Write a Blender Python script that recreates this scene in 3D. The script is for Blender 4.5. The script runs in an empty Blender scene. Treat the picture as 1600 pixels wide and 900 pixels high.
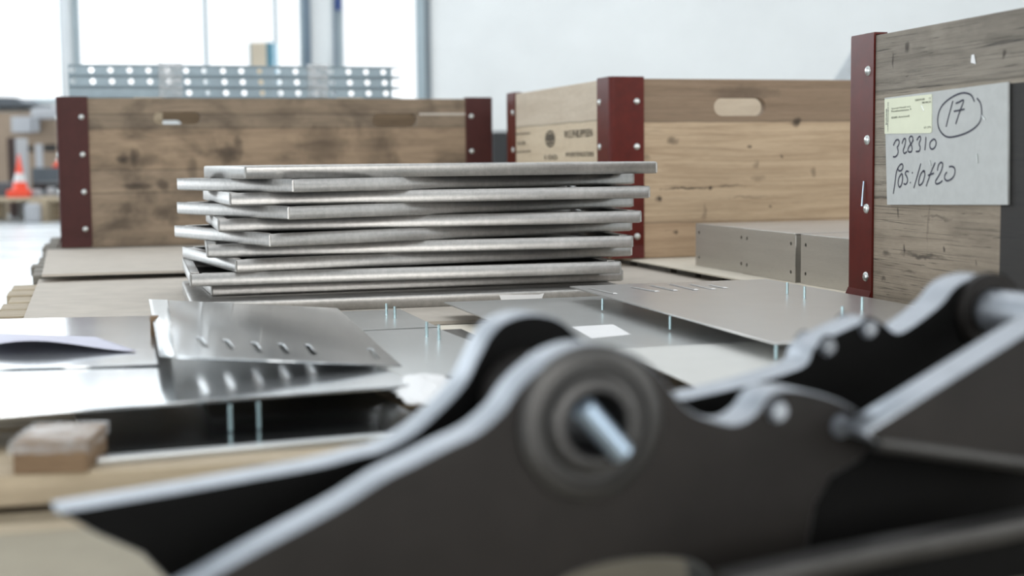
import bpy, bmesh, math, random
from mathutils import Vector, Matrix
R = math.radians
D = bpy.data
scene = bpy.context.scene
COL = scene.collection
random.seed(7)

# ---------------------------------------------------------------- camera
CZ, FPX, PITCH, ROLL = 0.2296, 2252.0, R(5.0527), R(-0.6011)
cam_d = D.cameras.new('camera'); cam = D.objects.new('camera', cam_d); COL.objects.link(cam)
cam_d.sensor_width = 36; cam_d.lens = 36*FPX/1600
cam_d.clip_start = .01; cam_d.clip_end = 300
cam.matrix_world = Matrix.Translation((0, 0, CZ)) @ Matrix.Rotation(math.pi/2-PITCH, 4, 'X') @ Matrix.Rotation(ROLL, 4, 'Z')
cam_d.dof.use_dof = True; cam_d.dof.focus_distance = 2.2; cam_d.dof.aperture_fstop = 3.7
scene.camera = cam

# ---------------------------------------------------------------- world, exposure, lights
scene.view_settings.view_transform = 'Standard'; scene.view_settings.look = 'None'
scene.view_settings.gamma = 1; scene.view_settings.use_curve_mapping = False
scene.view_settings.exposure = -0.22
w = D.worlds.new('overcast_sky'); scene.world = w; w.use_nodes = True
w.node_tree.nodes['Background'].inputs[0].default_value = (.94, .975, 1, 1)
w.node_tree.nodes['Background'].inputs[1].default_value = 1.7

def area(name, loc, size, rot, energy, color=(1, 1, 1)):
    l = D.lights.new(name, 'AREA'); l.shape = 'RECTANGLE'; l.size, l.size_y = size
    l.energy = energy; l.color = color
    o = D.objects.new(name, l); COL.objects.link(o); o.location = loc; o.rotation_euler = rot
    return o
FLOOR = -0.16; CEIL = 5.2
# daylight through the long window band of the left wall, the roof lights, and added fill lamps
area('left_window_daylight', (-8.85, 10.6, 2.3), (4.2, 3.2), (R(90), 0, R(-90)), 230, (.86, .94, 1))
area('left_rear_fill_light', (-8.85, -2.5, 2.0), (5, 3.6), (R(90), 0, R(-90)), 250, (.95, .98, 1))  # added fill from the unseen left, behind the camera
area('back_window_daylight', (-3.6, 12.8, 2.4), (5.6, 3.0), (R(-90), 0, 0), 140, (.88, .95, 1))
for i, y in enumerate((.8, 4.8, 8.8)):
    area('roof_light_daylight', (1.0, y, CEIL-.06), (9, 1.1), (0, 0, 0), (60, 60, 110)[i], (.99, .99, 1))
area('rear_fill_light', (3.2, -6.4, 1.75), (4.6, 3.5), (R(90), 0, 0), 330, (1, .97, .93))  # added fill behind the camera that lifts the upright fronts
area('right_fill_light', (8.8, -2.4, 1.9), (4, 3), (R(90), 0, R(90)), 150, (1, .98, .95))  # added fill for the tray fronts; the right wall has no window

# ---------------------------------------------------------------- measuring helpers (pixel of the 1600x900 photo -> point in the place)
def ray(px, py):
    a, b = px-800, py-450
    u = (a*math.cos(ROLL)+b*math.sin(ROLL))/FPX; v = -(-a*math.sin(ROLL)+b*math.cos(ROLL))/FPX
    return Vector((u, math.cos(PITCH)+v*math.sin(PITCH), -math.sin(PITCH)+v*math.cos(PITCH)))
EYE = Vector((0, 0, CZ))
def atz(px, py, z): d = ray(px, py); return EYE+d*((z-CZ)/d.z)
def aty(px, py, y): d = ray(px, py); return EYE+d*(y/d.y)
def atplane(px, py, P, n): d = ray(px, py); return EYE+d*((Vector(P)-EYE).dot(n)/d.dot(n))

YAW = R(16.2)
AX = Vector((math.cos(YAW), math.sin(YAW), 0)); BX = Vector((-math.sin(YAW), math.cos(YAW), 0))
def fr(a, b, z=0): return AX*a+BX*b+Vector((0, 0, z))

# ---------------------------------------------------------------- materials
def s2l(c):
    return tuple((x/255/12.92 if x/255 <= .04045 else ((x/255+.055)/1.055)**2.4) for x in c)+(1,)
class NT:
    def __init__(s, name):
        s.m = D.materials.new(name); s.m.use_nodes = True; s.t = s.m.node_tree
        s.b = s.t.nodes['Principled BSDF']; s.tc = None
    def n(s, typ, **kw):
        x = s.t.nodes.new(typ)
        for k, v in kw.items():
            if k in ('inp',):
                for kk, vv in v.items():
                    if isinstance(vv, bpy.types.NodeSocket): s.t.links.new(vv, x.inputs[kk])
                    else: x.inputs[kk].default_value = vv
            else: setattr(x, k, v)
        return x
    def obj(s):
        if not s.tc: s.tc = s.n('ShaderNodeTexCoord')
        return s.tc.outputs['Object']
    def math(s, op, a, b=0, c=None, clamp=False):
        inp = {0: a, 1: b}
        if c is not None: inp[2] = c
        return s.n('ShaderNodeMath', operation=op, use_clamp=clamp, inp=inp).outputs[0]
    def mapping(s, scale, loc=(0, 0, 0), rot=(0, 0, 0)):
        return s.n('ShaderNodeMapping', inp={'Vector': s.obj(), 'Scale': scale, 'Location': loc, 'Rotation': rot}).outputs[0]
    def noise(s, vec, scale, detail=4, rough=.5, dist=0):
        return s.n('ShaderNodeTexNoise', inp={'Vector': vec, 'Scale': scale, 'Detail': detail, 'Roughness': rough, 'Distortion': dist}).outputs['Fac']
    def ramp(s, fac, stops, interp='LINEAR'):
        r = s.n('ShaderNodeValToRGB', inp={'Fac': fac}); e = r.color_ramp; e.interpolation = interp
        while len(e.elements) > 1: e.elements.remove(e.elements[-1])
        e.elements[0].position = stops[0][0]; e.elements[0].color = stops[0][1]
        for p, c in stops[1:]:
            q = e.elements.new(p); q.color = c
        return r.outputs['Color']
    def mix(s, fac, a, b, mode='MIX'):
        x = s.n('ShaderNodeMix', data_type='RGBA', blend_type=mode)
        for i, v in ((0, fac), (6, a), (7, b)):
            if isinstance(v, bpy.types.NodeSocket): s.t.links.new(v, x.inputs[i])
            else: x.inputs[i].default_value = v
        return x.outputs[2]
    def set(s, **kw):
        names = dict(color='Base Color', metal='Metallic', rough='Roughness', alpha='Alpha', trans='Transmission Weight', ior='IOR', coat='Coat Weight', spec='Specular IOR Level', emis='Emission Color', es='Emission Strength')
        for k, v in kw.items():
            i = s.b.inputs[names[k]]
            if isinstance(v, bpy.types.NodeSocket): s.t.links.new(v, i)
            else: i.default_value = v
        return s
    def bump(s, h, strength=.3, dist=.002):
        b = s.n('ShaderNodeBump', inp={'Height': h, 'Strength': strength, 'Distance': dist})
        s.t.links.new(b.outputs[0], s.b.inputs['Normal']); return s

def plain(name, rgb, rough=.5, metal=0, var=.12, scale=30, bump=0):
    k = NT(name); c = s2l(rgb)
    f = k.noise(k.obj(), scale, 4, .6)
    lo = tuple(x*(1-var) for x in c[:3])+(1,); hi = tuple(min(1, x*(1+var)) for x in c[:3])+(1,)
    k.set(color=k.ramp(f, [(.3, lo), (.7, hi)]), rough=rough, metal=metal)
    if bump: k.bump(f, bump, .002)
    return k.m

def metal_mat(name, rgb, rough=.35, var=.2, scale=60, metal=.9, rvar=.12, bump=.05, stretch=(1, 1, 1), spec=.5):
    k = NT(name); k.set(spec=spec); c = s2l(rgb); v = k.mapping(stretch)
    f = k.noise(v, scale, 6, .65); g = k.noise(v, scale*.08, 3, .5)
    lo = tuple(x*(1-var) for x in c[:3])+(1,); hi = tuple(min(1, x*(1+var)) for x in c[:3])+(1,)
    mixf = k.math('MULTIPLY_ADD', f, .5, k.math('MULTIPLY', g, .5))
    k.set(color=k.ramp(mixf, [(.35, lo), (.65, hi)]), metal=metal,
          rough=k.math('MULTIPLY_ADD', g, rvar*2, rough-rvar))
    if bump: k.bump(f, bump, .001)
    return k.m

def wood_mat(name, light, dark, stretch, height=None, boards=None, knots=(), grain=.6, seed=0, rough=.75, patches=(), stain=.35, lines=0, kplane='xz'):
    """boards: [(z_top_fraction, rgb multiplier tuple)], knots: [(x,z,rx,rz,strength)]"""
    k = NT(name)
    v = k.mapping(stretch, (seed*3.1, seed*1.7, seed*2.3))
    f = k.noise(v, 3.2, 9, .62, .9)
    L, K = s2l(light), s2l(dark)
    mid = tuple((a*.6+b*.4) for a, b in zip(L[:3], K[:3]))+(1,)
    col = k.ramp(f, [(.25, K), (.45, mid), (.62, L), (.85, tuple(min(1, x*1.1) for x in L[:3])+(1,))])
    col = k.mix(1-grain, col, L) if grain < 1 else col
    big = k.noise(k.mapping((2.2, 2.2, 3.5), (seed, 0, 0)), 2.4, 5, .6, .4)
    col = k.mix(k.math('MULTIPLY', k.ramp(big, [(.48, (0, 0, 0, 1)), (.72, (1, 1, 1, 1))]), stain), col, tuple(x*.45 for x in K[:3])+(1,))
    fine = k.noise(k.mapping(tuple(x*2.5 for x in stretch)), 14, 6, .7)
    col = k.mix(.35, col, k.ramp(fine, [(.3, (.55, .52, .5, 1)), (.6, (1, 1, 1, 1))]), 'MULTIPLY')
    if lines:
        ln = k.noise(k.mapping((stretch[0]*.4, stretch[1]*.4, stretch[2]*4.2), (0, 0, seed)), 2.2, 3, .5, 1.2)
        lf = k.ramp(ln, [(.485, (0, 0, 0, 1)), (.5, (1, 1, 1, 1)), (.515, (0, 0, 0, 1))])
        col = k.mix(k.math('MULTIPLY', lf, lines), col, (.02, .017, .013, 1))
    sep = k.n('ShaderNodeSeparateXYZ', inp={0: k.obj()})
    if boards:
        z = k.math('DIVIDE', sep.outputs[2], height)
        wob = k.math('MULTIPLY_ADD', k.noise(k.mapping((1, 1, 1)), 9, 2), .012, -.006)
        z = k.math('ADD', z, wob)
        stops = []; prev = 0
        for top, mul in boards:
            c = tuple(mul)+(1,)
            stops.append((prev+.004 if prev else 0, c)); stops.append((top-.008, c))
            if top < .99: stops.append((top-.002, tuple(x*.35 for x in mul)+(1,)))
            prev = top
        col = k.mix(1, col, k.ramp(z, stops), 'MULTIPLY')
    U = sep.outputs[0 if kplane[0] == 'x' else 1]; W = sep.outputs[2]
    if knots:
        nd = k.noise(k.obj(), 45, 3, .6); n2 = k.noise(k.mapping((1, 1, .6)), 38, 3, .6); n3 = k.noise(k.mapping((1, 1, 1), (5, 2, 1)), 30, 3, .6)
        U0, W0 = U, W; U = k.math('MULTIPLY_ADD', n2, .03, k.math('SUBTRACT', U, .015)); W = k.math('MULTIPLY_ADD', n3, .022, k.math('SUBTRACT', W, .011))
        tot = None; 
        for (x, z, rx, rz, st) in knots:
            dx = k.math('DIVIDE', k.math('SUBTRACT', U, x), rx); dz = k.math('DIVIDE', k.math('SUBTRACT', W, z), rz)
            d2 = k.math('ADD', k.math('MULTIPLY', dx, dx), k.math('MULTIPLY', dz, dz))
            d2 = k.math('MULTIPLY', d2, k.math('MULTIPLY_ADD', nd, 2.2, -.1))
            g = k.math('MULTIPLY', k.math('SUBTRACT', 1, d2, clamp=True), st)
            tot = g if tot is None else k.math('MAXIMUM', tot, g)
        col = k.mix(tot, col, (.022, .014, .009, 1)); U, W = U0, W0
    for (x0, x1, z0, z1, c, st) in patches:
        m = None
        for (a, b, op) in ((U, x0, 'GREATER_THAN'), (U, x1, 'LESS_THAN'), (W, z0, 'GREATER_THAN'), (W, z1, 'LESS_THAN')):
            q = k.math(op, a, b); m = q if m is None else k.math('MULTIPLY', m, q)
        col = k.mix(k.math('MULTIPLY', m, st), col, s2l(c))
    k.set(color=col, rough=rough)
    k.bump(f, .25, .002)
    return k.m

M = {}
M['tray'] = metal_mat('raw_steel_tray', (180, 178, 175), .41, .2, 120, .8, .1, .08, (1, 1, 1))
M['tray_side'] = metal_mat('bright_ground_steel', (226, 228, 232), .4, .12, 90, .8)
M['sheet'] = metal_mat('brushed_aluminium_sheet', (206, 209, 211), .17, .06, 25, .85, .05, .01)
M['sheet_mirror'] = metal_mat('polished_steel_sheet', (206, 210, 213), .12, .06, 20, .85, .04, .004)
M['sheet_warm'] = metal_mat('dull_steel_sheet', (200, 199, 197), .3, .05, 14, .75, .04, .01)
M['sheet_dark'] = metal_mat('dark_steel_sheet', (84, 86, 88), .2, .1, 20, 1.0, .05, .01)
M['stud'] = metal_mat('zinc_stud', (190, 215, 220), .3, .1, 60, .9)
M['box'] = metal_mat('brushed_stainless_box', (190, 185, 176), .36, .08, 60, .6, .05, .02, (1, 1, 12))
M['rivet'] = metal_mat('zinc_rivet', (205, 208, 205), .3, .15, 60, .9)
M['galv'] = metal_mat('galvanised_channel', (128, 142, 150), .45, .1, 40, .75)
M['hole'] = plain('hole_shadow_black', (12, 12, 12), .9)
M['dark_steel'] = metal_mat('mill_scale_and_shade_steel', (41, 38, 36), .48, .5, 5, .3, .08, .1, (1, 1, 1), .25)  # mill scale; its broad dark patches also imitate shading of the near plate
M['shaded_steel'] = metal_mat('shade_toned_black_steel', (9, 9, 9), .7, .2, 26, .0, .08, .05, (1, 1, 1), .12)  # same steel on shaded faces, with the shade put into the colour
M['cut_edge'] = metal_mat('flame_cut_bright_edge', (172, 177, 184), .46, .12, 60, .85, .06, .08)
M['boss'] = metal_mat('machined_boss_steel', (72, 71, 70), .42, .2, 40, .7, .08, .08)
M['chrome'] = metal_mat('polished_pin_steel', (168, 186, 204), .3, .05, 40, .8)
M['red'] = metal_mat('oxblood_painted_steel', (86, 23, 15), .4, .25, 40, .0, .1, .15, (1, 1, 1), .25)
M['red_dark'] = metal_mat('dark_oxblood_painted_steel', (66, 30, 27), .5, .2, 40, .0, .1, .1, (1, 1, 1), .25)
M['sheet_matt'] = metal_mat('matt_aluminium_sheet', (204, 206, 205), .3, .05, 14, .72, .05, .01)
M['card_shaded'] = plain('shade_toned_cardboard', (160, 152, 134), .85, 0, .08, 14, .15)  # darker copy of the cardboard, shade put into its colour
M['card'] = plain('grey_beige_cardboard', (196, 188, 177), .85, 0, .07, 18, .15)
M['card_cream'] = plain('cream_cardboard', (226, 218, 202), .85, 0, .05, 18, .1)
M['card_core'] = plain('corrugated_core_brown', (60, 44, 30), .9, 0, .3, 200)
M['signboard'] = plain('grey_cardboard_sign', (190, 192, 190), .85, 0, .05, 60, .1)
M['label_yellow'] = plain('pale_yellow_label', (226, 229, 204), .7, 0, .03, 30)
M['paper'] = plain('white_paper', (236, 236, 236), .7, 0, .02, 20)
M['lilac_paper'] = plain('lilac_white_paper', (206, 206, 222), .6, 0, .03, 10)
M['ink'] = plain('marker_ink', (38, 38, 58), .6, 0, .1, 80)
M['print'] = plain('printed_ink', (110, 112, 98), .8, 0, .1, 80)
M['stamp'] = plain('stamped_ink', (92, 84, 72), .9, 0, .3, 200)
M['deck'] = wood_mat('pallet_wood', (196, 182, 158), (118, 100, 76), (1.2, 22, 22), grain=.8, seed=2, stain=.2)
M['deck_grey'] = wood_mat('weathered_pallet_wood', (150, 145, 135), (80, 75, 66), (1.2, 22, 22), grain=.8, seed=5, stain=.2)
M['timber'] = wood_mat('sawn_timber', (200, 184, 158), (146, 126, 100), (1.5, 20, 20), grain=.7, seed=4, stain=.15)
M['block'] = wood_mat('brown_timber_block', (150, 124, 96), (96, 74, 52), (1.5, 16, 16), grain=.7, seed=9, stain=.1)
M['wall'] = plain('white_painted_wall', (238, 240, 239), .8, 0, .04, 1.2)
M['frame_grey'] = plain('grey_window_frame', (168, 182, 188), .5, .2, .04, 5)
M['frame_light'] = plain('light_grey_pillar', (214, 218, 220), .6, 0, .03, 3)
M['concrete_white'] = plain('pale_concrete_ceiling', (200, 202, 204), .9, 0, .05, 1)
M['black_plastic'] = plain('black_plastic', (30, 31, 32), .5, 0, .1, 20)
M['tarp'] = plain('dark_grey_tarpaulin', (86, 92, 98), .7, 0, .1, 6)
M['box_tan'] = plain('brown_cardboard_box', (150, 132, 114), .85, 0, .08, 5)
M['cone_orange'] = plain('fluorescent_orange_plastic', (244, 82, 52), .45, 0, .03, 10)
M['cone_white'] = plain('white_reflective_sleeve', (226, 226, 226), .4, 0, .03, 10)
M['teal'] = plain('teal_painted_steel', (60, 120, 140), .5, 0, .05, 10)
M['tan_panel'] = plain('tan_panel', (196, 184, 164), .7, 0, .05, 10)
M['white_box'] = plain('white_carton', (176, 178, 182), .7, 0, .03, 10)
# floor: pale coated concrete with a soft sheen
k = NT('pale_coated_concrete'); f = k.noise(k.mapping((1, 3, 1)), .9, 5, .6, .3)
k.set(color=k.ramp(f, [(.3, s2l((170, 178, 184))), (.55, s2l((214, 220, 224)))]), rough=k.math('MULTIPLY_ADD', f, .3, .12)); M['floor'] = k.m
# window pane
k = NT('clear_window_pane'); t = k.n('ShaderNodeBsdfTransparent'); g = k.n('ShaderNodeBsdfGlossy', inp={'Roughness': .02})
mx = k.n('ShaderNodeMixShader', inp={0: .06, 1: t.outputs[0], 2: g.outputs[0]}); k.t.links.new(mx.outputs[0], k.t.nodes['Material Output'].inputs[0]); M['pane'] = k.m
# stretch film
k = NT('clear_stretch_film'); f = k.noise(k.mapping((1, 1, 6)), 30, 4, .6, .6)
k.set(color=(.85, .9, .95, 1), rough=.15, alpha=k.ramp(f, [(.35, (.08, .08, .08, 1)), (.7, (.42, .42, .42, 1))])); k.bump(f, .8, .004); M['film'] = k.m; k.b.inputs['Base Color'].default_value = (.93, .95, .97, 1)

# ---------------------------------------------------------------- geometry helpers
def link(name, me, mats, parent=None):
    o = D.objects.new(name, me); COL.objects.link(o)
    for m in (mats if isinstance(mats, (list, tuple)) else [mats]): o.data.materials.append(M[m] if isinstance(m, str) else m)
    if parent: o.parent = parent
    return o
def tag(o, label=None, cat=None, group=None, kind=None):
    if label: o['label'] = label
    if cat: o['category'] = cat
    if group: o['group'] = group
    if kind: o['kind'] = kind
    return o
def thing(name, label, cat, loc=(0, 0, 0), rz=0, group=None):
    o = D.objects.new(name, None); COL.objects.link(o); o.location = loc; o.rotation_euler = (0, 0, rz); o.empty_display_size = .05
    return tag(o, label, cat, group)
def finish(bm, name, mats, parent=None, smooth=False, matf=None):
    bmesh.ops.recalc_face_normals(bm, faces=bm.faces[:])
    if matf:
        bm.normal_update()
        for f in bm.faces: f.material_index = matf(f)
    if smooth:
        for f in bm.faces: f.smooth = True
        for e in bm.edges:
            if len(e.link_faces) == 2 and e.calc_face_angle(0) > R(38): e.smooth = False
    me = D.meshes.new(name); bm.to_mesh(me); bm.free()
    return link(name, me, mats, parent)
def add_box(bm, x0, x1, y0, y1, z0, z1, bev=0, mat=None):
    ret = bmesh.ops.create_cube(bm, size=1)
    vs = ret['verts']
    bmesh.ops.scale(bm, vec=(x1-x0, y1-y0, z1-z0), verts=vs)
    bmesh.ops.translate(bm, vec=((x0+x1)/2, (y0+y1)/2, (z0+z1)/2), verts=vs)
    if bev:
        es = list({e for v in vs for e in v.link_edges})
        r = bmesh.ops.bevel(bm, geom=es, offset=bev, segments=2, affect='EDGES', profile=.6); vs = list({v for f in r['faces'] for v in f.verts} | {v for v in vs if v.is_valid})
    if mat is not None: bmesh.ops.transform(bm, matrix=mat, verts=vs)
    return vs
def box(name, x0, x1, y0, y1, z0, z1, mats, parent=None, bev=0, mat=None):
    bm = bmesh.new(); add_box(bm, x0, x1, y0, y1, z0, z1, bev, mat); return finish(bm, name, mats, parent)
def add_cyl(bm, p0, p1, r0, r1=None, seg=20, caps=True):
    p0, p1 = Vector(p0), Vector(p1); r1 = r0 if r1 is None else r1; d = p1-p0
    ret = bmesh.ops.create_cone(bm, cap_ends=caps, segments=seg, radius1=r0, radius2=r1, depth=d.length)
    bmesh.ops.transform(bm, matrix=Matrix.Translation((p0+p1)/2) @ d.to_track_quat('Z', 'Y').to_matrix().to_4x4(), verts=ret['verts'])
    return ret['verts']
def cyl(name, p0, p1, r0, mats, parent=None, r1=None, seg=20):
    bm = bmesh.new(); add_cyl(bm, p0, p1, r0, r1, seg); return finish(bm, name, mats, parent, smooth=True)
def catmull(pts, n=6, closed=False):
    out = []; N = len(pts)
    for i in range(N if closed else N-1):
        p = [pts[(i+j-1) % N] if closed else pts[max(0, min(N-1, i+j-1))] for j in range(4)]
        for k_ in range(n):
            t = k_/n
            out.append(tuple(.5*((2*p[1][c])+(-p[0][c]+p[2][c])*t+(2*p[0][c]-5*p[1][c]+4*p[2][c]-p[3][c])*t*t+(-p[0][c]+3*p[1][c]-3*p[2][c]+p[3][c])*t**3) for c in range(len(pts[0]))))
    if not closed: out.append(tuple(pts[-1]))
    return out
def circle(cx, cy, r, n=24): return [(cx+r*math.cos(2*math.pi*i/n), cy+r*math.sin(2*math.pi*i/n)) for i in range(n)]
def plate_mesh(name, loops, thick, bevel=0):
    """2D loops (outer + holes) filled and extruded from z=0 to z=-thick, as a mesh in the loop's XY plane"""
    cu = D.curves.new(name, 'CURVE'); cu.dimensions = '2D'; cu.fill_mode = 'BOTH'
    cu.extrude = max(0, thick/2-bevel); cu.bevel_depth = bevel; cu.bevel_resolution = 2; cu.offset = -bevel
    for lp in loops:
        s = cu.splines.new('POLY'); s.points.add(len(lp)-1)
        for i, p in enumerate(lp): s.points[i].co = (p[0], p[1], 0, 1)
        s.use_cyclic_u = True
    o = D.objects.new(name, cu); COL.objects.link(o)
    dg = bpy.context.evaluated_depsgraph_get(); dg.update()
    me = D.meshes.new_from_object(o.evaluated_get(dg)); D.objects.remove(o); D.curves.remove(cu)
    for v in me.vertices: v.co.z -= thick/2
    return me
def plate(name, loops, thick, mtx, mats, parent=None, bevel=0, edge_mat=False):
    me = plate_mesh(name, loops, thick, bevel); me.materials.clear()
    me.transform(Matrix.Identity(4))
    me.name = name
    if edge_mat:
        for p in me.polygons: p.material_index = 0 if abs(p.normal.z) > .93 else 1
    me.transform(mtx)
    return link(name, me, mats, parent)
def basis(o, x, y, z):
    m = Matrix.Identity(4)
    for i, v in enumerate((x, y, z, o)):
        for j in range(3): m[j][i] = v[j]
    return m
def text_mesh(s, size, font_squash=1):
    cu = D.curves.new('text', 'FONT'); cu.body = s; cu.size = size; cu.extrude = .0001; cu.resolution_u = 2
    o = D.objects.new('text', cu); COL.objects.link(o)
    dg = bpy.context.evaluated_depsgraph_get(); dg.update()
    me = D.meshes.new_from_object(o.evaluated_get(dg)); D.objects.remove(o); D.curves.remove(cu); me.materials.clear()
    for v in me.vertices: v.co.x *= font_squash
    return me
def ribbon(bm, pts, width, zoff, mtx, thick=.0004):
    """a pen stroke lying on a plane (2D pts)"""
    P = [Vector((p[0], p[1])) for p in pts]; rows = []
    for i, p in enumerate(P):
        t = (P[min(i+1, len(P)-1)]-P[max(i-1, 0)])
        t = t.normalized() if t.length > 1e-9 else Vector((1, 0)); nn = Vector((-t.y, t.x))*width/2
        rows.append([bm.verts.new(mtx @ Vector((q.x, q.y, zoff))) for q in (p+nn, p-nn)])
    for a, b in zip(rows, rows[1:]): bm.faces.new((a[0], a[1], b[1], b[0]))

# ================================================================ THE HALL
def struct(o): o['kind'] = 'structure'; return o
YB = 13.0
struct(box('floor', -9, 9, -7, 26, FLOOR-.1, FLOOR, 'floor'))
WX = lambda px: aty(px, 60, YB).x
WZ = lambda py: aty(400, py, YB).z
sill = WZ(157); wtop = 4.0
opens = [(-8.0, WX(-190)), (WX(-180), WX(97)), (WX(111), WX(474)), (WX(527), WX(656))]
bm = bmesh.new()
T = .3
add_box(bm, -9, WX(474), YB, YB+T, FLOOR, sill)                       # below the sill
add_box(bm, -9, 9, YB, YB+T, wtop, CEIL)
xs = [-9]+[v for o in opens for v in o]
for a, b in ((xs[0], xs[1]), (xs[2], xs[3]), (xs[4], xs[5])): add_box(bm, a, b, YB, YB+T, sill, wtop)
add_box(bm, WX(474), WX(527), YB, YB+T, FLOOR, wtop); add_box(bm, WX(527), WX(656), YB, YB+T, FLOOR, WZ(185)); add_box(bm, WX(656), 9, YB, YB+T, FLOOR, wtop)
struct(finish(bm, 'wall_back', 'wall'))
bm = bmesh.new()
add_box(bm, -9.2, -9, -7, YB, FLOOR, .6); add_box(bm, -9.2, -9, -7, YB, 4, CEIL)
for y in range(-7, 14, 4): add_box(bm, -9.2, -9, y-.12, y+.12, .6, 4)
struct(finish(bm, 'wall_left', 'wall'))
struct(box('wall_right', 9, 9.2, -7, YB, FLOOR, CEIL, 'wall'))
bm = bmesh.new()
add_box(bm, -9, 1.4, -7.2, -7, FLOOR, CEIL); add_box(bm, 4.6, 9, -7.2, -7, FLOOR, CEIL); add_box(bm, 1.4, 4.6, -7.2, -7, 3.5, CEIL)
struct(finish(bm, 'wall_front', 'wall'))
bm = bmesh.new(); ys = [-7]
for y in (.8, 4.8, 8.8): ys += [y-.6, y+.6]
ys.append(YB)
for i in range(0, len(ys), 2): add_box(bm, -9, 9, ys[i], ys[i+1], CEIL, CEIL+.2)
for y in (.8, 4.8, 8.8):
    add_box(bm, -9, -3.6, y-.6, y+.6, CEIL, CEIL+.2); add_box(bm, 5.6, 9, y-.6, y+.6, CEIL, CEIL+.2)
struct(finish(bm, 'ceiling', 'concrete_white'))
# windows with frames
for i, (x0, x1) in enumerate(opens):
    zb = WZ(185) if i == 3 else sill
    bm = bmesh.new(); fw = .04
    add_box(bm, x0, x0+fw, YB+.05, YB+.15, zb, wtop); add_box(bm, x1-fw, x1, YB+.05, YB+.15, zb, wtop)
    add_box(bm, x0+fw, x1-fw, YB+.05, YB+.15, zb, zb+fw); add_box(bm, x0+fw, x1-fw, YB+.05, YB+.15, wtop-fw, wtop)
    if i == 2:
        for px in (318, 428): add_box(bm, WX(px)-.012, WX(px)+.012, YB+.06, YB+.14, zb+fw, wtop-fw)
    wf = struct(finish(bm, 'window_%d' % (i+1), 'frame_grey'))
    p = box('window_pane', x0+fw, x1-fw, YB+.095, YB+.105, zb+fw, wtop-fw, 'pane', wf)
# pillar casing between the windows and the pipe at the corner
bm = bmesh.new(); add_box(bm, WX(475), WX(486), YB-.06, YB, FLOOR, 4.4); add_box(bm, WX(522), WX(527), YB-.06, YB, FLOOR, 4.4)
struct(finish(bm, 'trim_1', plain('blue_grey_trim', (104, 120, 134), .5)))
bm = bmesh.new(); add_box(bm, WX(656), WX(664), YB-.05, YB, FLOOR, 4.4)
struct(finish(bm, 'trim_2', 'frame_grey'))
bm = bmesh.new(); add_box(bm, WX(665), WX(673), YB-.03, YB, FLOOR, 4.4)
struct(finish(bm, 'trim_3', plain('dark_grey_trim', (120, 130, 136), .5)))
bm = bmesh.new(); add_box(bm, WX(97), WX(110), YB-.05, YB, FLOOR, 4.4)
struct(finish(bm, 'trim_4', 'frame_light'))
struct(box('trim_5', -9, WX(473), YB-.12, YB, sill-.05, sill, 'frame_light'))

# ================================================================ PALLETS
def pallet(a0, a1, b0, b1, top, label, mat='deck', nb=None, group=None, gap=.035, bw=.1):
    t = thing('wooden_pallet', label, 'pallet', fr(a0, b0, FLOOR), YAW, group)
    W_, L_ = a1-a0, b1-b0; H = top-FLOOR
    n = max(2, round((L_+gap)/(bw+gap))); step = (L_+0)/n; bw_ = step-gap*.9
    for i in range(n):
        y = i*step; j = random.uniform(-.012, .006)
        box('deck_board', j, W_+random.uniform(-.006, .006), y, y+bw_, H-.022, H-random.uniform(0, .0015), mat, t, .002)
    for x in (0, W_/2-.05, W_-.1):
        box('stringer_board', x+.004, x+.096, 0, L_, H-.044, H-.022, mat, t, .002)
        for y in (0, L_/2-.07, L_-.14): box('block', x+.002, x+.098, y+.002, y+.138, .022, H-.044, mat, t, .002)
        box('bottom_board', x, x+.1, 0, L_, 0, .022, mat, t, .002)
    return t
pallet(-.150, 1.105, 1.93, 3.15, -.0145, 'pale pallet under the large cardboard sheet and the tray stack')
pallet(-.128, 1.10, 3.20, 4.90, -.0005, 'weathered grey pallet under the left wooden crate', 'deck_grey')
pallet(1.19, 2.40, 2.06, 3.90, .003, 'pallet under the middle crate and the steel boxes', 'deck_grey')
pallet(1.20, 2.35, .55, 2.03, -.006, 'pallet under the right crate that carries the sign')
pallet(-.30, 1.10, .52, 1.87, -.046, 'low foreground pallet under the dark steel bracket')

# ================================================================ CARDBOARD LINERS
def liner(name, quad, z, th, label, mat, wave=.0, group=None, seed=0, n=(26, 22)):
    """quad: 4 world xy points (fl, fr, br, bl)"""
    rnd = random.Random(seed); bm = bmesh.new(); q = [Vector((p[0], p[1])) for p in quad]
    ph = [rnd.uniform(0, 6) for _ in range(4)]
    top = []; bot = []
    for j in range(n[1]+1):
        rt, rb = [], []
        for i in range(n[0]+1):
            u, v = i/n[0], j/n[1]
            p = q[0]*(1-u)*(1-v)+q[1]*u*(1-v)+q[2]*u*v+q[3]*(1-u)*v
            h = wave*(.5+.5*math.sin(u*7+ph[0]))*(.5+.5*math.sin(v*3+ph[1]))*((1-v)**3+.15)
            rt.append(bm.verts.new((p.x, p.y, z+h))); rb.append(bm.verts.new((p.x, p.y, z-th+h)))
        top.append(rt); bot.append(rb)
    for j in range(n[1]):
        for i in range(n[0]):
            bm.faces.new((top[j][i], top[j][i+1], top[j+1][i+1], top[j+1][i])); bm.faces.new((bot[j][i], bot[j+1][i], bot[j+1][i+1], bot[j][i+1]))
    for j in range(n[1]):
        bm.faces.new((top[j][0], top[j+1][0], bot[j+1][0], bot[j][0])); bm.faces.new((top[j][-1], bot[j][-1], bot[j+1][-1], top[j+1][-1]))
    for i in range(n[0]):
        bm.faces.new((top[0][i], bot[0][i], bot[0][i+1], top[0][i+1])); bm.faces.new((top[-1][i], top[-1][i+1], bot[-1][i+1], bot[-1][i]))
    o = finish(bm, name, mat, None, smooth=True); tag(o, label, 'cardboard', group); return o
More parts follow.
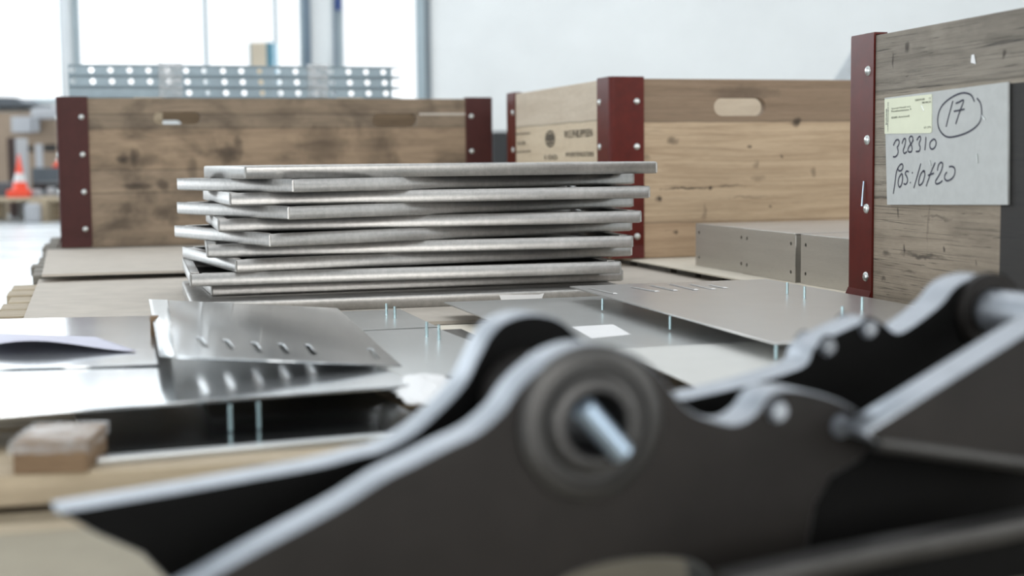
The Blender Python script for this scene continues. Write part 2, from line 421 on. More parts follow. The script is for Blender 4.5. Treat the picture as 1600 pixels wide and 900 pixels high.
F2 = lambda a, b: fr(a, b).xy
cb2_front = 2.10
liner('cardboard_sheet', [F2(-.108, cb2_front-.02), F2(1.163, cb2_front), F2(1.163, 3.175), F2(-.112, 3.18)], -.0085, .0055, 'large grey beige cardboard sheet under the tray stack', 'card')
liner('cardboard_sheet', [F2(-.103, 3.085), F2(1.10, 3.13), F2(1.09, 4.04), F2(-.118, 4.035)], .0055, .0055, 'grey cardboard sheet in front of the left crate', 'card', .006, seed=3)
liner('cardboard_sheet', [F2(1.135, 2.07), F2(2.35, 2.10), F2(2.35, 3.9), F2(1.168, 3.9)], .0068, .003, 'cream cardboard sheet under the steel boxes', 'card_cream', .003, seed=5)
liner('cardboard_sheet', [F2(-.10, 1.905), F2(1.10, 1.905), F2(1.10, 2.035), F2(-.10, 2.035)], -.0085, .0055, 'narrow cardboard strip showing in the gap between the thin sheets', 'card_cream')
liner('cardboard_sheet', [F2(-.28, .56), F2(1.06, .56), F2(1.06, 1.10), F2(-.28, 1.10)], -.040, .0055, 'beige cardboard at the bottom left beneath the bracket', 'card_shaded')
# torn corrugated edge seen in the gap
bm = bmesh.new()
for i in range(36):
    a = .26+i*.0045; add_box(bm, a, a+.0022, 0, .004, -.0135, -.0092)
e = finish(bm, 'corrugated_strip', 'card_core'); e.location = fr(0, cb2_front-.027); e.rotation_euler.z = YAW
tag(e, 'dark corrugated edge strip in the gap between the thin sheets', 'cardboard')

# ================================================================ CRATES
def crate(name, origin, yaw, label, L, Wd, H, front_mat, side_mat, slots, bracket_mat='red', side_slots=(), front_left_mat=None):
    t = thing(name, label, 'crate', origin, yaw)
    th = .022
    def panel(nm, length, mtx, mat, sl):
        loops = [[(0, 0), (length, 0), (length, H), (0, H)]]
        for (x0, x1, z0, z1) in sl:
            r = (z1-z0)/2; pts = []
            for i in range(13): an = math.pi/2+math.pi*i/12; pts.append((x0+r+r*math.cos(an), (z0+z1)/2+r*math.sin(an)))
            for i in range(13): an = -math.pi/2+math.pi*i/12; pts.append((x1-r+r*math.cos(an), (z0+z1)/2+r*math.sin(an)))
            loops.append(pts)
        return plate(nm, loops, th, mtx, mat, t, .0015)
    # front panel in the local x-z plane, facing -y
    X, Y, Z = Vector((1, 0, 0)), Vector((0, 1, 0)), Vector((0, 0, 1))
    panel('front_panel', L, basis(Vector((0, 0, 0)), X, Z, -Y), front_mat, slots)
    panel('back_panel', L, basis(Vector((0, Wd-th, 0)), X, Z, -Y), side_mat, slots)
    o = panel('side_panel', Wd-2*th-.002, basis(Vector((0, Wd-th-.001, 0)), -Y, Z, -X), side_mat, side_slots)
    panel('side_panel', Wd-2*th-.002, basis(Vector((L-th, Wd-th-.001, 0)), -Y, Z, -X), side_mat, side_slots)
    lw = .078; bt = .003
    for (cx, cy, sx, sy) in ((0, 0, 1, 1), (L, 0, -1, 1), (0, Wd, 1, -1), (L, Wd, -1, -1)):
        bm = bmesh.new()
        g = .0005
        # outer path round the corner with a small radius
        path = [(cx+sx*lw, cy-sy*g), (cx+sx*.006, cy-sy*g)]
        r_ = .006
        arc = [(cx+sx*(r_-(r_+g)*math.sin(a_)), cy+sy*(r_-(r_+g)*math.cos(a_))) for a_ in [R(q) for q in (15, 30, 45, 60, 75)]]
        path += arc+[(cx-sx*g, cy+sy*.006), (cx-sx*g, cy+sy*lw)]
        outer = []
        for i, p in enumerate(path):
            a_ = path[max(i-1, 0)]; b_ = path[min(i+1, len(path)-1)]
            tt = Vector((b_[0]-a_[0], b_[1]-a_[1])).normalized(); nn = Vector((tt.y, -tt.x))
            c_ = Vector((cx+sx*Wd/2-p[0], cy+sy*Wd/2-p[1]))
            if nn.dot(c_) > 0: nn = -nn
            outer.append((p[0]+nn.x*bt, p[1]+nn.y*bt))
        rings = []
        for z_ in (.006, H+.002):
            rings.append([bm.verts.new((p[0], p[1], z_)) for p in path]+[bm.verts.new((p[0], p[1], z_)) for p in reversed(outer)])
        n_ = len(rings[0])
        for i in range(n_): bm.faces.new((rings[0][i], rings[0][(i+1) % n_], rings[1][(i+1) % n_], rings[1][i]))
        bm.faces.new(rings[0]); bm.faces.new(rings[1])
        # lips folded over the top of the boards
        xa, xb = sorted((cx+sx*.004, cx+sx*lw)); ya, yb = sorted((cy-sy*bt, cy+sy*(th*.8)))
        add_box(bm, xa, xb, ya, yb, H+.0015, H+.0045)
        xa, xb = sorted((cx-sx*bt, cx+sx*(th*.8))); ya, yb = sorted((cy+sy*.004, cy+sy*lw))
        add_box(bm, xa, xb, ya, yb, H+.0015, H+.0045)
        # flared feet
        for ax_ in (0, 1):
            if ax_ == 0: q = [(cx+sx*.002, cy-sy*.0035, .03), (cx+sx*lw, cy-sy*.0035, .03), (cx+sx*(lw-.004), cy-sy*.013, .002), (cx-sx*.004, cy-sy*.013, .002)]; off = Vector((0, sy*.003, 0))
            else: q = [(cx-sx*.0035, cy+sy*.002, .03), (cx-sx*.0035, cy+sy*lw, .03), (cx-sx*.013, cy+sy*(lw-.004), .002), (cx-sx*.013, cy-sy*.004, .002)]; off = Vector((sx*.003, 0, 0))
            v1 = [bm.verts.new(p) for p in q]; v2 = [bm.verts.new(Vector(p)+off) for p in q]
            bm.faces.new(v1); bm.faces.new(v2)
            for i in range(4): bm.faces.new((v1[i], v1[(i+1) % 4], v2[(i+1) % 4], v2[i]))
        br = finish(bm, 'corner_bracket', bracket_mat, t)
        for zr in (.05, .15, .25, .35):
            for (px_, py_, d) in ((cx+sx*.061, cy-sy*(bt+g), Vector((0, -sy, 0))), (cx-sx*(bt+g), cy+sy*.061, Vector((-sx, 0, 0)))):
                rb = bmesh.new(); r = .0075
                prev = None
                for k_ in range(5):
                    an = k_/4*math.pi/2; rr = r*math.cos(an) if k_ < 4 else .0001; hh = .0042*math.sin(an)
                    c0 = Vector((px_, py_, zr))+d*hh
                    uu = Vector((0, 0, 1)); vv = d.cross(uu)
                    ring = [rb.verts.new(c0+uu*rr*math.cos(a2)+vv*rr*math.sin(a2)) for a2 in [2*math.pi*i/14 for i in range(14)]]
                    if prev:
                        for i in range(14): rb.faces.new((prev[i], prev[(i+1) % 14], ring[(i+1) % 14], ring[i]))
                    prev = ring
                finish(rb, 'rivet', 'rivet', br, smooth=True)
    return t

def onface(px, py, origin, yaw, axis='front'):
    """pixel -> local (s, z) on a crate's face"""
    c, s = math.cos(yaw), math.sin(yaw)
    n = Vector((s, -c, 0)) if axis == 'front' else Vector((-c, -s, 0))
    u = Vector((c, s, 0)) if axis == 'front' else Vector((-s, c, 0))
    p = atplane(px, py, origin, n)-Vector(origin)
    return p.dot(u), p.z
OL, YL = Vector((-1.2053, 3.8639, .0077)), R(16.45)
OM, YM = Vector((.222, 3.2075, .0078)), R(16.66)
OR_, YR = Vector((.5114, 2.1748, .004)), R(-77.59)
def K(o, y, lst, axis='front', sc=1):
    out = []
    for (px, py, rx, ry, st) in lst:
        s_, z_ = onface(px, py, o, y, axis); s2, _ = onface(px+rx, py, o, y, axis); _, z2 = onface(px, py-ry, o, y, axis)
        out.append((s_, z_, abs(s2-s_)*sc, abs(z2-z_)*sc, st))
    return out
matL = wood_mat('stained_crate_wood', (158, 140, 120), (92, 79, 67), (1.4, 1.4, 20), .4,
    [(.365, (.95, .93, .9)), (.52, (1.0, .98, .95)), (.80, (1.05, 1.0, .93)), (.895, (.78, .78, .77)), (1.0, (.82, .81, .79))],
    K(OL, YL, [(193, 250, 9, 8, .9), (210, 247, 8, 14, .75), (230, 252, 30, 8, .35), (360, 240, 16, 14, .75), (372, 225, 6, 12, .6), (505, 228, 34, 30, .55), (590, 235, 28, 40, .35),
    (215, 291, 22, 5, .8), (253, 290, 10, 10, .7), (257, 333, 16, 12, .6), (270, 340, 8, 14, .5), (198, 325, 12, 10, .5), (195, 265, 9, 14, .35), (300, 266, 8, 18, .45), (690, 240, 12, 14, .2), (440, 185, 30, 14, .3), (507, 235, 10, 26, .4), (600, 240, 8, 34, .35)], sc=1.3), seed=1, stain=.8,
    patches=[(onface(655, 178, OL, YL)[0], onface(737, 178, OL, YL)[0], onface(700, 180, OL, YL)[1], onface(700, 176.5, OL, YL)[1], (205, 198, 188), .8)])
matLs = wood_mat('stained_crate_wood_side', (150, 130, 106), (100, 82, 66), (1.4, 1.4, 20), .4, [(.5, (1, 1, 1)), (.82, (1.05, 1, .95)), (1, (.85, .83, .8))], seed=11, stain=.4)
matM = wood_mat('pale_spruce_crate_wood', (198, 175, 148), (140, 114, 88), (.9, .9, 15), .4,
    [(.20, (.93, .88, .84)), (.765, (1.0, 1.0, .98)), (1.0, (.50, .47, .46))],
    K(OM, YM, [(1051, 221, 7, 6, .6), (1030, 310, 5, 5, .95), (1108, 294, 4, 3, .95), (1222, 243, 3, 3, .85), (1245, 190, 6, 6, .9), (1272, 268, 4, 6, .5), (1181, 257, 4, 5, .4),
    (1075, 294, 34, 1.6, .9), (1140, 291, 22, 2, .55), (1055, 362, 4, 4, .8), (1101, 330, 2.5, 12, .4), (1203, 322, 2, 2, .7), (1172, 229, 3, 2, .8), (1170, 308, 26, 1.5, .4), (1185, 278, 10, 4, .3), (1010, 246, 6, 4, .4), (1160, 145, 46, 9, .45)], sc=1.35), seed=3, stain=.04, lines=.28, grain=.65)
matMs = wood_mat('pale_spruce_crate_end', (212, 198, 176), (176, 156, 130), (1.2, 1.2, 13), .4,
    [(onface(870, 193, OM, YM, 'side')[1]/.4, (1, .98, .94)), (1.0, (.95, .96, 1.0))], seed=8, stain=.1, grain=.5)
matR = wood_mat('grey_weathered_crate_wood', (164, 154, 140), (98, 88, 76), (1.6, 1.6, 22), .4,
    [(.42, (.95, .90, .84)), (.80, (.95, .95, .93)), (1.0, (.80, .81, .82))],
    K(OR_, YR, [(1395, 95, 2, 16, .8), (1419, 75, 4, 8, .8), (1417, 120, 5, 1.4, .9), (1570, 85, 3, 8, .8), (1440, 399, 40, 5, .75), (1385, 396, 8, 5, .6), (1411, 391, 1.6, 9, .9), (1475, 388, 2, 6, .95), (1525, 410, 2, 7, .9), (1405, 332, 2, 12, .8), (1465, 340, 26, 3, .5), (1420, 425, 14, 2.5, .5), (1380, 437, 5, 6, .7), (1450, 345, 1.2, 50, .35), (1560, 60, 30, 10, .3)]),
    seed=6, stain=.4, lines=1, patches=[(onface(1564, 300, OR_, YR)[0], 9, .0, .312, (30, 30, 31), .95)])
matRs = matR

slotL = [(onface(240, 185, OL, YL)[0], onface(313, 185, OL, YL)[0], onface(276, 194, OL, YL)[1], onface(276, 175, OL, YL)[1]),
         (onface(582, 187, OL, YL)[0], onface(652, 187, OL, YL)[0], onface(615, 198, OL, YL)[1], onface(615, 178, OL, YL)[1])]
sm = (onface(1116, 166, OM, YM)[0], onface(1196, 166, OM, YM)[0], onface(1156, 181, OM, YM)[1], onface(1156, 153, OM, YM)[1])
slotM = [sm, (1.2-sm[1], 1.2-sm[0], sm[2], sm[3])]
crate('wooden_crate', OL, YL, 'stained brown wooden crate at the left with dark red corners', 1.2, .8, .4, matL, matLs, slotL, 'red_dark')
CM = crate('wooden_crate', OM, YM, 'pale spruce crate in the middle with ink stamps on its end', 1.2, .8, .4, matM, matMs, slotM)
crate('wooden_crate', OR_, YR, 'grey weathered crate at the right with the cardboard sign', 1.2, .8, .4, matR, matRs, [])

# stamps on the end of the middle crate (local side face: x=0 plane, y going back)
def on_end(px, py):
    y_, z_ = onface(px, py, OM, YM, 'side'); return y_, z_
def end_text(s, px, py, hpx, wpx):
    y0, z0 = on_end(px, py); y1, _ = on_end(px+wpx, py); _, z1 = on_end(px, py-hpx)
    me = text_mesh(s, 1); xs_ = [v.co.x for v in me.vertices]; ys_ = [v.co.y for v in me.vertices]
    w_, h_ = max(xs_)-min(xs_), max(ys_)-min(ys_); x_, yy = min(xs_), min(ys_)
    for v in me.vertices:
        a_, b_ = (v.co.x-x_)/w_, (v.co.y-yy)/h_
        v.co = Vector((-.0012-(.0003 if v.co.z > 0 else 0), y0+(y1-y0)*a_, z0+(z1-z0)*b_))
    return me
for s, px, py, h, w_ in (('W.E.PHILIPPSEN', 882, 216, 12, 44), ('100', 852, 250, 8, 19), ('EUR', 810, 227, 6, 12), ('WOERTENGSTEIN', 884, 245, 7, 44)):
    link('stamp', end_text(s, px, py, h, w_), 'stamp', CM)
bm = bmesh.new(); mt = basis(Vector((-.0012, 0, 0)), Vector((0, 1, 0)), Vector((0, 0, 1)), Vector((-1, 0, 0)))
def st(pts, wd=.003): ribbon(bm, [on_end(*p) for p in pts], wd, .0002, mt)
st([(803, 210), (829, 208)]); finish(bm, 'stamp_line', 'stamp', CM); bm = bmesh.new()
st([(804, 238), (830, 236)]); finish(bm, 'stamp_line', 'stamp', CM); bm = bmesh.new()
el = [(860+7*math.cos(t_*math.pi/12), 217+12*math.sin(t_*math.pi/12)) for t_ in range(25)]
st(el, .004); st([(853, 217), (867, 216)], .012); st([(860, 206), (860, 229)], .004); st([(855, 211), (865, 211)], .005); st([(855, 224), (865, 223)], .005)
finish(bm, 'stamp_emblem', 'stamp', CM)

# ================================================================ CARDBOARD SIGN on the right crate
nR = Vector((math.sin(YR), -math.cos(YR), 0)); uR = Vector((math.cos(YR), math.sin(YR), 0))
def sg(px, py): return onface(px, py, OR_, YR)
sign = thing('cardboard_sign', 'grey cardboard sign with handwritten 17 on the weathered crate', 'sign', OR_+nR*.0012, 0)
sm_ = basis(Vector((0, 0, 0)), uR, Vector((0, 0, 1)), nR)
corn = [sg(1387, 153), sg(1580, 128), sg(1580, 320), sg(1391, 320)]
plate('board', [corn], .0035, sm_ @ Matrix.Translation((0, 0, .0038)), 'signboard', sign, .0004)
lab = [sg(1388, 155), sg(1462, 147), sg(1462, 206), sg(1459, 208), sg(1388, 209)]
pl = plate('paper_label', [lab], .0006, sm_ @ Matrix.Translation((0, 0, .0046)), 'label_yellow', sign)
def z2(px, py): return sg(1380+px/7.5, 190+py/7.5)
def z1(px, py): return sg(1300+px/2.647, 120+py/2.647)
strokes2 = [[(160,280),(185,225),(215,212),(228,245),(215,285),(205,300),(215,340),(210,380),(185,410),(155,412)],
 [(260,260),(278,210),(298,200),(303,230),(290,290),(275,340),(290,372),(320,350)],
 [(392,235),(385,180),(360,175),(345,205),(360,250),(378,300),(375,345),(350,358),(330,335),(345,290),(375,250),(392,215)],
 [(435,220),(455,185),(475,175),(480,210),(462,260),(475,300),(468,340),(445,350),(423,348)],
 [(543,178),(538,250),(530,335)],
 [(625,210),(595,240),(588,290),(610,322),(645,305),(662,255),(650,212),(625,207)],
 [(158,845),(175,740),(190,620),(205,560),(235,510),(262,497),(272,530),(255,570),(225,575),(208,545)],
 [(250,615),(225,660),(215,720),(232,768),(258,730),(268,660),(262,615),(250,612)],
 [(340,588),(315,580),(298,610),(320,650),(325,700),(305,735),(280,725)],
 [(380,594),(386,606)], [(357,709),(363,721)],
 [(483,490),(440,640),(400,780)],
 [(530,590),(515,575),(480,620),(458,700),(465,745),(500,720),(525,650),(528,600),(510,578)],
 [(652,478),(600,600),(545,757)], [(566,631),(637,604)],
 [(678,575),(690,510),(720,478),(740,500),(725,570),(690,640),(655,700),(670,730),(710,715),(738,690)],
 [(790,590),(765,630),(765,670),(790,692),(830,680),(870,640),(885,580),(875,540),(845,525),(815,530)]]
strokes1 = [[(605,103),(590,75),(555,67),(510,85),(470,120),(453,165),(458,215),(490,248),(540,243),(590,222),(625,190),(635,150),(630,110),(615,88)],
 [(515,100),(500,155),(487,207)], [(527,110),(540,105),(560,98),(545,140),(527,195)], [(519,143),(564,134)]]
bm = bmesh.new()
for s_, fn in [(q, z2) for q in strokes2]+[(q, z1) for q in strokes1]:
    pts = [fn(*p) for p in (catmull(s_, 5) if len(s_) > 2 else s_)]
    ribbon(bm, pts, .0024, .0042, sm_)
finish(bm, 'handwriting', 'ink', sign)
def label_text(s, px, py, hpx, wpx, vert=False):
    a0 = sg(px, py); a1 = sg(px+wpx, py-wpx*.11); a2 = sg(px, py-hpx)
    me = text_mesh(s, 1); xs_ = [v.co.x for v in me.vertices]; ys_ = [v.co.y for v in me.vertices]
    w_, h_ = max(xs_)-min(xs_), max(ys_)-min(ys_)
    for v in me.vertices:
        a_, b_ = (v.co.x-min(xs_))/w_, (v.co.y-min(ys_))/h_
        if vert: x_ = a0[0]+(a1[0]-a0[0])*(1-b_); z_ = a0[1]+(a2[1]-a0[1])*a_
        else: x_ = a0[0]+(a1[0]-a0[0])*a_; z_ = a0[1]+(a1[1]-a0[1])*a_+(a2[1]-a0[1])*b_
        v.co = Vector((x_, z_, .0049+(.0001 if v.co.z > 0 else 0)))
    me.transform(sm_); return me
for args in (('Special Metall AG', 1399, 171.5, 3, 30), ('Pestalozzistrasse 9', 1399, 175.5, 3, 31), ('8580 Amriswil', 1399, 185.5, 3, 28), ('328310-00', 1436, 158, 3.2, 15), ('17', 1458, 155.5, 3, 3), ('08.08.20', 1447, 162, 3, 14), ('ST 276', 1450, 201, 3, 11)):
    link('printed_text', label_text(*args), 'print', pl)
for args in (('BRUGG HAUBER', 1390, 195, 25, 2), ('110 0070 Bearbeitungsteil 300', 1392.6, 205, 45, 1.8)):
    link('printed_text', label_text(*args, vert=True), 'ink', pl)
bm = bmesh.new()
for a, b in (((1446, 165), (1450, 173)), ((1459, 250), (1461, 259)), ((1541, 181), (1546, 187)), ((1533, 240), (1534, 255))):
    p, q = sg(*a), sg(*b); add_cyl(bm, sm_ @ Vector((p[0], p[1], .0048)), sm_ @ Vector((q[0], q[1], .0048)), .0007, seg=6)
finish(bm, 'staples', 'rivet', sign)
# bent nail beside the third rivet
p, q = sg(1355, 283), sg(1355, 322)
n_ = cyl('nail', OR_+sm_.to_3x3() @ Vector((p[0], p[1], .0055)), OR_+sm_.to_3x3() @ Vector((q[0], q[1], .0085)), .0011, 'chrome', None, .0016, 8)
tag(n_, 'bright thin nail standing over a rivet on the right crate corner', 'nail')
# torn scrap of paper stuck to the top board
sc_ = plate('paper_scrap', [[sg(1519, 86), sg(1523, 85), sg(1526, 100), sg(1518, 98)]], .0004, sm_ @ Matrix.Translation((0, 0, .0012)), 'paper')
sc_.location = OR_; tag(sc_, 'torn white paper scrap on the top board of the right crate', 'paper')

# ================================================================ STEEL TRAY STACK
TL, TW, TH, TZ0 = .7237, .4136, .0213, .0128
fit = [(-.4197, 2.2808, 20.761), (-.3392, 2.2451, 38.187), (-.4473, 2.2931, 17.703), (-.3482, 2.2510, 37.243), (-.4738, 2.3269, 14.519),
       (-.3793, 2.2568, 33.724), (-.4957, 2.3390, 12.444), (-.4414, 2.2979, 24.399), (-.5129, 2.2885, 14.410), (-.4936, 2.3557, 16.989)]
names = ['topmost', 'second from the top, swung outward', 'third from the top, open corner', 'fourth from the top, swung outward', 'fifth from the top, open corner',
         'sixth from the top, reaching furthest left', 'seventh from the top, turned back', 'eighth from the top', 'ninth from the top', 'tenth from the top, on the wide bottom tray']
def make_tray(L, W, h, flip=False):
    t = thing('steel_tray', 'tray', 'tray', (0, 0, 0), 0, 'flanged steel trays in the stack'); th = .002; e = .00015
    bm = bmesh.new(); vs = add_box(bm, 0, L, 0, W, e, h-e)
    es = [x for x in bm.edges if abs(x.verts[0].co.z-x.verts[1].co.z) > h/3 or (x.verts[0].co.z < h/2 and x.verts[1].co.z < h/2) != flip and (abs(x.verts[0].co.z-x.verts[1].co.z) < 1e-6)]
    top = [f for f in bm.faces if all((v.co.z > h/2) != flip for v in f.verts)]
    closed_edges = [x for x in bm.edges if not any(x in f.edges for f in top)]
    bmesh.ops.delete(bm, geom=top, context='FACES_ONLY')
    bmesh.ops.bevel(bm, geom=closed_edges, offset=.0036, segments=4, affect='EDGES', profile=.5)
    pan = finish(bm, 'pan', ['tray', 'tray_side'], t, smooth=True)
    for p in pan.data.polygons: p.material_index = 0
    s = pan.modifiers.new('thickness', 'SOLIDIFY'); s.thickness = th; s.offset = -1
    zf0, zf1 = (e, th+e) if flip else (h-th-e, h-e)
    fw = .016
    for (x0, x1, y0, y1) in ((.020, L-.020, .0004, fw), (.020, L-.020, W-fw, W-.0004), (.0004, fw, .03, W-.03), (L-fw, L-.0004, .03, W-.03)):
        bm = bmesh.new(); add_box(bm, x0, x1, y0, y1, zf0, zf1, .0009); finish(bm, 'rim_flange', 'tray', t, smooth=True)
    for (x, y) in ((.0012, .0012), (L-.0012, .0012)):
        bm = bmesh.new(); add_cyl(bm, (x, y, .002), (x, y, h-.002), .0019, seg=8); finish(bm, 'corner_weld', 'tray', t, smooth=True)
    return t
def copy_tree(o, parent=None):
    c = o.copy(); COL.objects.link(c)
    if parent: c.parent = parent
    for ch in list(o.children): copy_tree(ch, c)
    return c
proto = make_tray(TL, TW, TH)
for i, (x, y, a) in enumerate(fit):
    if i == 0: o = make_tray(TL, TW, TH, True)
    elif i == 1: o = proto
    else: o = copy_tree(proto)
    o.location = (x, y, TZ0+TH*(9-i)); o.rotation_euler = (0, 0, R(a))
    o['label'] = 'grey flanged steel tray, '+names[i]+' of the stack' if i < 9 else 'grey flanged steel tray on the wide bottom tray of the stack'
bt_ = make_tray(.735, .44, TH-.0006, True)
bt_.location = (-.505, 2.2553, TZ0-TH+.0002); bt_.rotation_euler = (0, 0, R(14.6)); bt_['label'] = 'wide steel tray at the bottom of the stack with a paper sticker'
cB = atz(818, 464, .004)
n14 = Vector((math.sin(R(14.6)), -math.cos(R(14.6)), 0)); u14 = Vector((math.cos(R(14.6)), math.sin(R(14.6)), 0))
PB = Vector(bt_.location)
def onb(px, py): p = atplane(px, py, PB, n14)-PB; return (p.dot(u14), p.z)
stk = plate('sticker', [[onb(780, 461), onb(842, 460), onb(850, 458), onb(846, 468), onb(783, 469)]], .0003, basis(Vector((0, -.0004, 0)), Vector((1, 0, 0)), Vector((0, 0, 1)), Vector((0, -1, 0))), 'paper', bt_)

# ================================================================ STAINLESS BOXES
def steel_box(p_back, p_front, z, h, depth, label, protr=0):
    """visible face runs from p_back (far) to p_front (near)"""
    d = (Vector(p_front)-Vector(p_back)); L = d.length; u = d.normalized(); n = Vector((u.y, -u.x, 0))   # n: towards the left/camera
    if n.x > 0: n = -n
    t = thing('steel_box', label, 'box', Vector((p_back[0], p_back[1], z)), 0, 'folded steel boxes on cream cardboard')
    sz = Vector((0, 0, 1))
    m = basis(Vector((0, 0, 0)), u, sz, n)
    loops = [[(0, 0), (L, 0), (L, h), (0, h)]]+[circle(x, y, .0034, 14) for x in (.018, L-.018) for y in (.018, h-.018)]
    plate('end_plate', loops, .0015, m, 'box', t)
    bm = bmesh.new()
    mm = basis(Vector((0, 0, 0)), u, -n, sz)
    add_box(bm, .001, L-.001, .0025, depth, .0005, .002, 0, mm)
    add_box(bm, .0005, .002, .0025, depth, .002, h-.0016, 0, mm); add_box(bm, L-.002, L-.0005, .0025, depth, .002, h-.0016, 0, mm)
    add_box(bm, .002, L-.002, depth-.0015, depth, .002, h-.0016, 0, mm)
    finish(bm, 'body', 'box', t)
    bm = bmesh.new(); add_box(bm, -.0005, L+.0005, .0003, depth, h-.0014, h+.0008, .0006, mm); finish(bm, 'lid', 'sheet_warm', t)
    return t
B0 = Vector((.386, 3.017, 0)); ub = Vector((math.cos(R(-74.5)), math.sin(R(-74.5)), 0)); nb = Vector((ub.y, -ub.x, 0))
steel_box(B0, B0+ub*.245, .0072, .087, .42, 'steel box furthest back, against the middle crate')
B1 = B0+ub*.2475+nb*.006
steel_box(B1, B1+ub*.222, .0072, .087, .42, 'steel box in the middle of the row of three')
B2 = B1+ub*.237-nb*.003
steel_box(B2, B2+ub*.235, .0072, .087, .42, 'steel box nearest the right crate corner')
# separate narrow bar lying on top of the boxes
# ================================================================ THIN SHEETS IN THE FOREGROUND
def studs(parent, pts, z0, z1, r=.0017):
    for p in pts:
        bm = bmesh.new(); add_cyl(bm, (p[0], p[1], z0), (p[0], p[1], z1), r, seg=10)
        for i in range(int(abs(z1-z0)/.0016)): add_cyl(bm, (p[0], p[1], z0+i*.0016), (p[0], p[1], z0+i*.0016+.0006), r*1.12, seg=10)
        finish(bm, 'threaded_stud', 'stud', parent, smooth=True)
def sheet(name, corners, th, label, mat, slots=(), cat='metal sheet', st_down=(), st_up=(), slen=.02, group=None):
    """corners: four 3D points fl, fr, br, bl (may tilt)"""
    C = [Vector(c) for c in corners]; o = C[0]; u = (C[1]-C[0]).normalized(); n = u.cross(C[3]-C[0]).normalized(); v = n.cross(u)
    t = thing(name, label, cat, o, 0, group)
    fl = lambda p: ((Vector(p)-o).dot(u), (Vector(p)-o).dot(v))
    loops = [[fl(c) for c in C]]+[list(s) for s in slots]
    m = basis(Vector((0, 0, 0)), u, v, n)
    plate('panel', loops, th, m, mat, t, min(.0004, th*.3))
    for (x, y) in st_down:
        p = Vector((x, y, 0))-o; studs(t, [p.xy], -(th+slen), -th)
    for (x, y) in st_up:
        p = Vector((x, y, 0))-o; studs(t, [p.xy], .0, slen)
    return t, fl
def slotloop(c, l, w, ang):
    out = []; d = Vector((math.cos(ang), math.sin(ang))); q = Vector((-d.y, d.x)); c = Vector(c)
    for i in range(7): a = -math.pi/2+math.pi*i/6; p = c+d*(l/2-w/2+w/2*math.cos(a))+q*(w/2*math.sin(a)); out.append((p.x, p.y))
    for i in range(7): a = math.pi/2+math.pi*i/6; p = c-d*(l/2-w/2)+d*(w/2*math.cos(a))+q*(w/2*math.sin(a)); out.append((p.x, p.y))
    return out
# large warm sheet on studs at the right
z = .035
c1 = [atz(1210, 536, z), atz(1210, 536, z)+AX*.335, atz(890, 447, z)+AX*.335, atz(890, 447, z)]
sl = []
o_, u_, v_ = c1[0], (c1[1]-c1[0]).normalized(), None
v_ = Vector((0, 0, 1)).cross(u_)
S1p = lambda px, py: atz(px, py, z).xy
q0 = atz(1210, 536, z)
sl_ = []
tS1, _ = sheet('ribbed_sheet', c1, .002, 'large dull steel sheet raised on studs, right of the tray stack', 'sheet_warm', sl_,
      st_down=[(q0+AX*.006+BX*.008).xy, (q0+AX*.006+BX*.30).xy, (q0+AX*.006+BX*.55).xy, (q0+AX*.30+BX*.012).xy, (q0+AX*.31+BX*.5).xy],
      st_up=[S1p(1230, 459), S1p(1257, 466), S1p(1347, 484), S1p(1316, 500)], slen=.0165)
for (a_, b_) in (((922, 450), (962, 459)), ((988, 448.5), (1027, 455.5)), ((1018, 446), (1056, 454)), ((1048, 444), (1088, 453)), ((1080, 444), (1115, 452)), ((1110, 445), (1134, 450))):
    pa, pb = atz(*a_, .0355)-c1[0], atz(*b_, .0355)-c1[0]
    bm = bmesh.new(); dd = (pb-pa).normalized(); ww = Vector((-dd.y, dd.x, 0))*.0045
    lo = [bm.verts.new(q) for q in (pa-ww, pb-ww, pb+ww, pa+ww)]; hi = [bm.verts.new(q+Vector((0, 0, .0012))) for q in (pa-ww*.3+dd*.004, pb-ww*.3-dd*.004, pb+ww*.3-dd*.004, pa+ww*.3+dd*.004)]
    bm.faces.new(lo); bm.faces.new(hi)
    for i in range(4): bm.faces.new((lo[i], lo[(i+1) % 4], hi[(i+1) % 4], hi[i]))
    finish(bm, 'pressed_rib', 'sheet_warm', tS1)
# sheet under it with the white label
z = .0135
p = atz(694, 472, z)
bl = p; fl_ = p-BX*.72
c2 = [p-BX*.63+AX*.0, p-BX*.63+AX*.50, p+AX*.50, p]
sl = []
for i in range(5): sl.append(slotloop((.10+i*.055, .50), .05, .005, R(90)))
lt, _ = sheet('flat_sheet', c2, .0022, 'grey steel sheet carrying a white paper label behind the bracket boss', 'sheet_matt')
pz = z+.0004
lb = [atz(893, 511, pz), atz(958, 507, pz), atz(986, 523, pz), atz(925, 529, pz)]
bm = bmesh.new()
vt = [bm.verts.new(q+Vector((0, 0, .0003))) for q in lb]; vb = [bm.verts.new(q) for q in lb]
bm.faces.new(vt); bm.faces.new(vb[::-1])
for i in range(4): bm.faces.new((vt[i], vb[i], vb[(i+1) % 4], vt[(i+1) % 4]))
o = finish(bm, 'paper_label', 'paper'); tag(o, 'white paper label lying on the grey sheet behind the bracket', 'label')
# pale plain sheet in front of it
c2b = [atz(960, 545, .0158)-BX*.40-AX*.03, atz(960, 545, .0158)-BX*.40+AX*.36, atz(960, 545, .0158)+AX*.36, atz(960, 545, .0158)]
sheet('flat_sheet', c2b, .002, 'pale matt sheet between the bracket boss and its right arm', metal_mat('pale_matt_aluminium', (214, 214, 210), .5, .04, 14, .5))
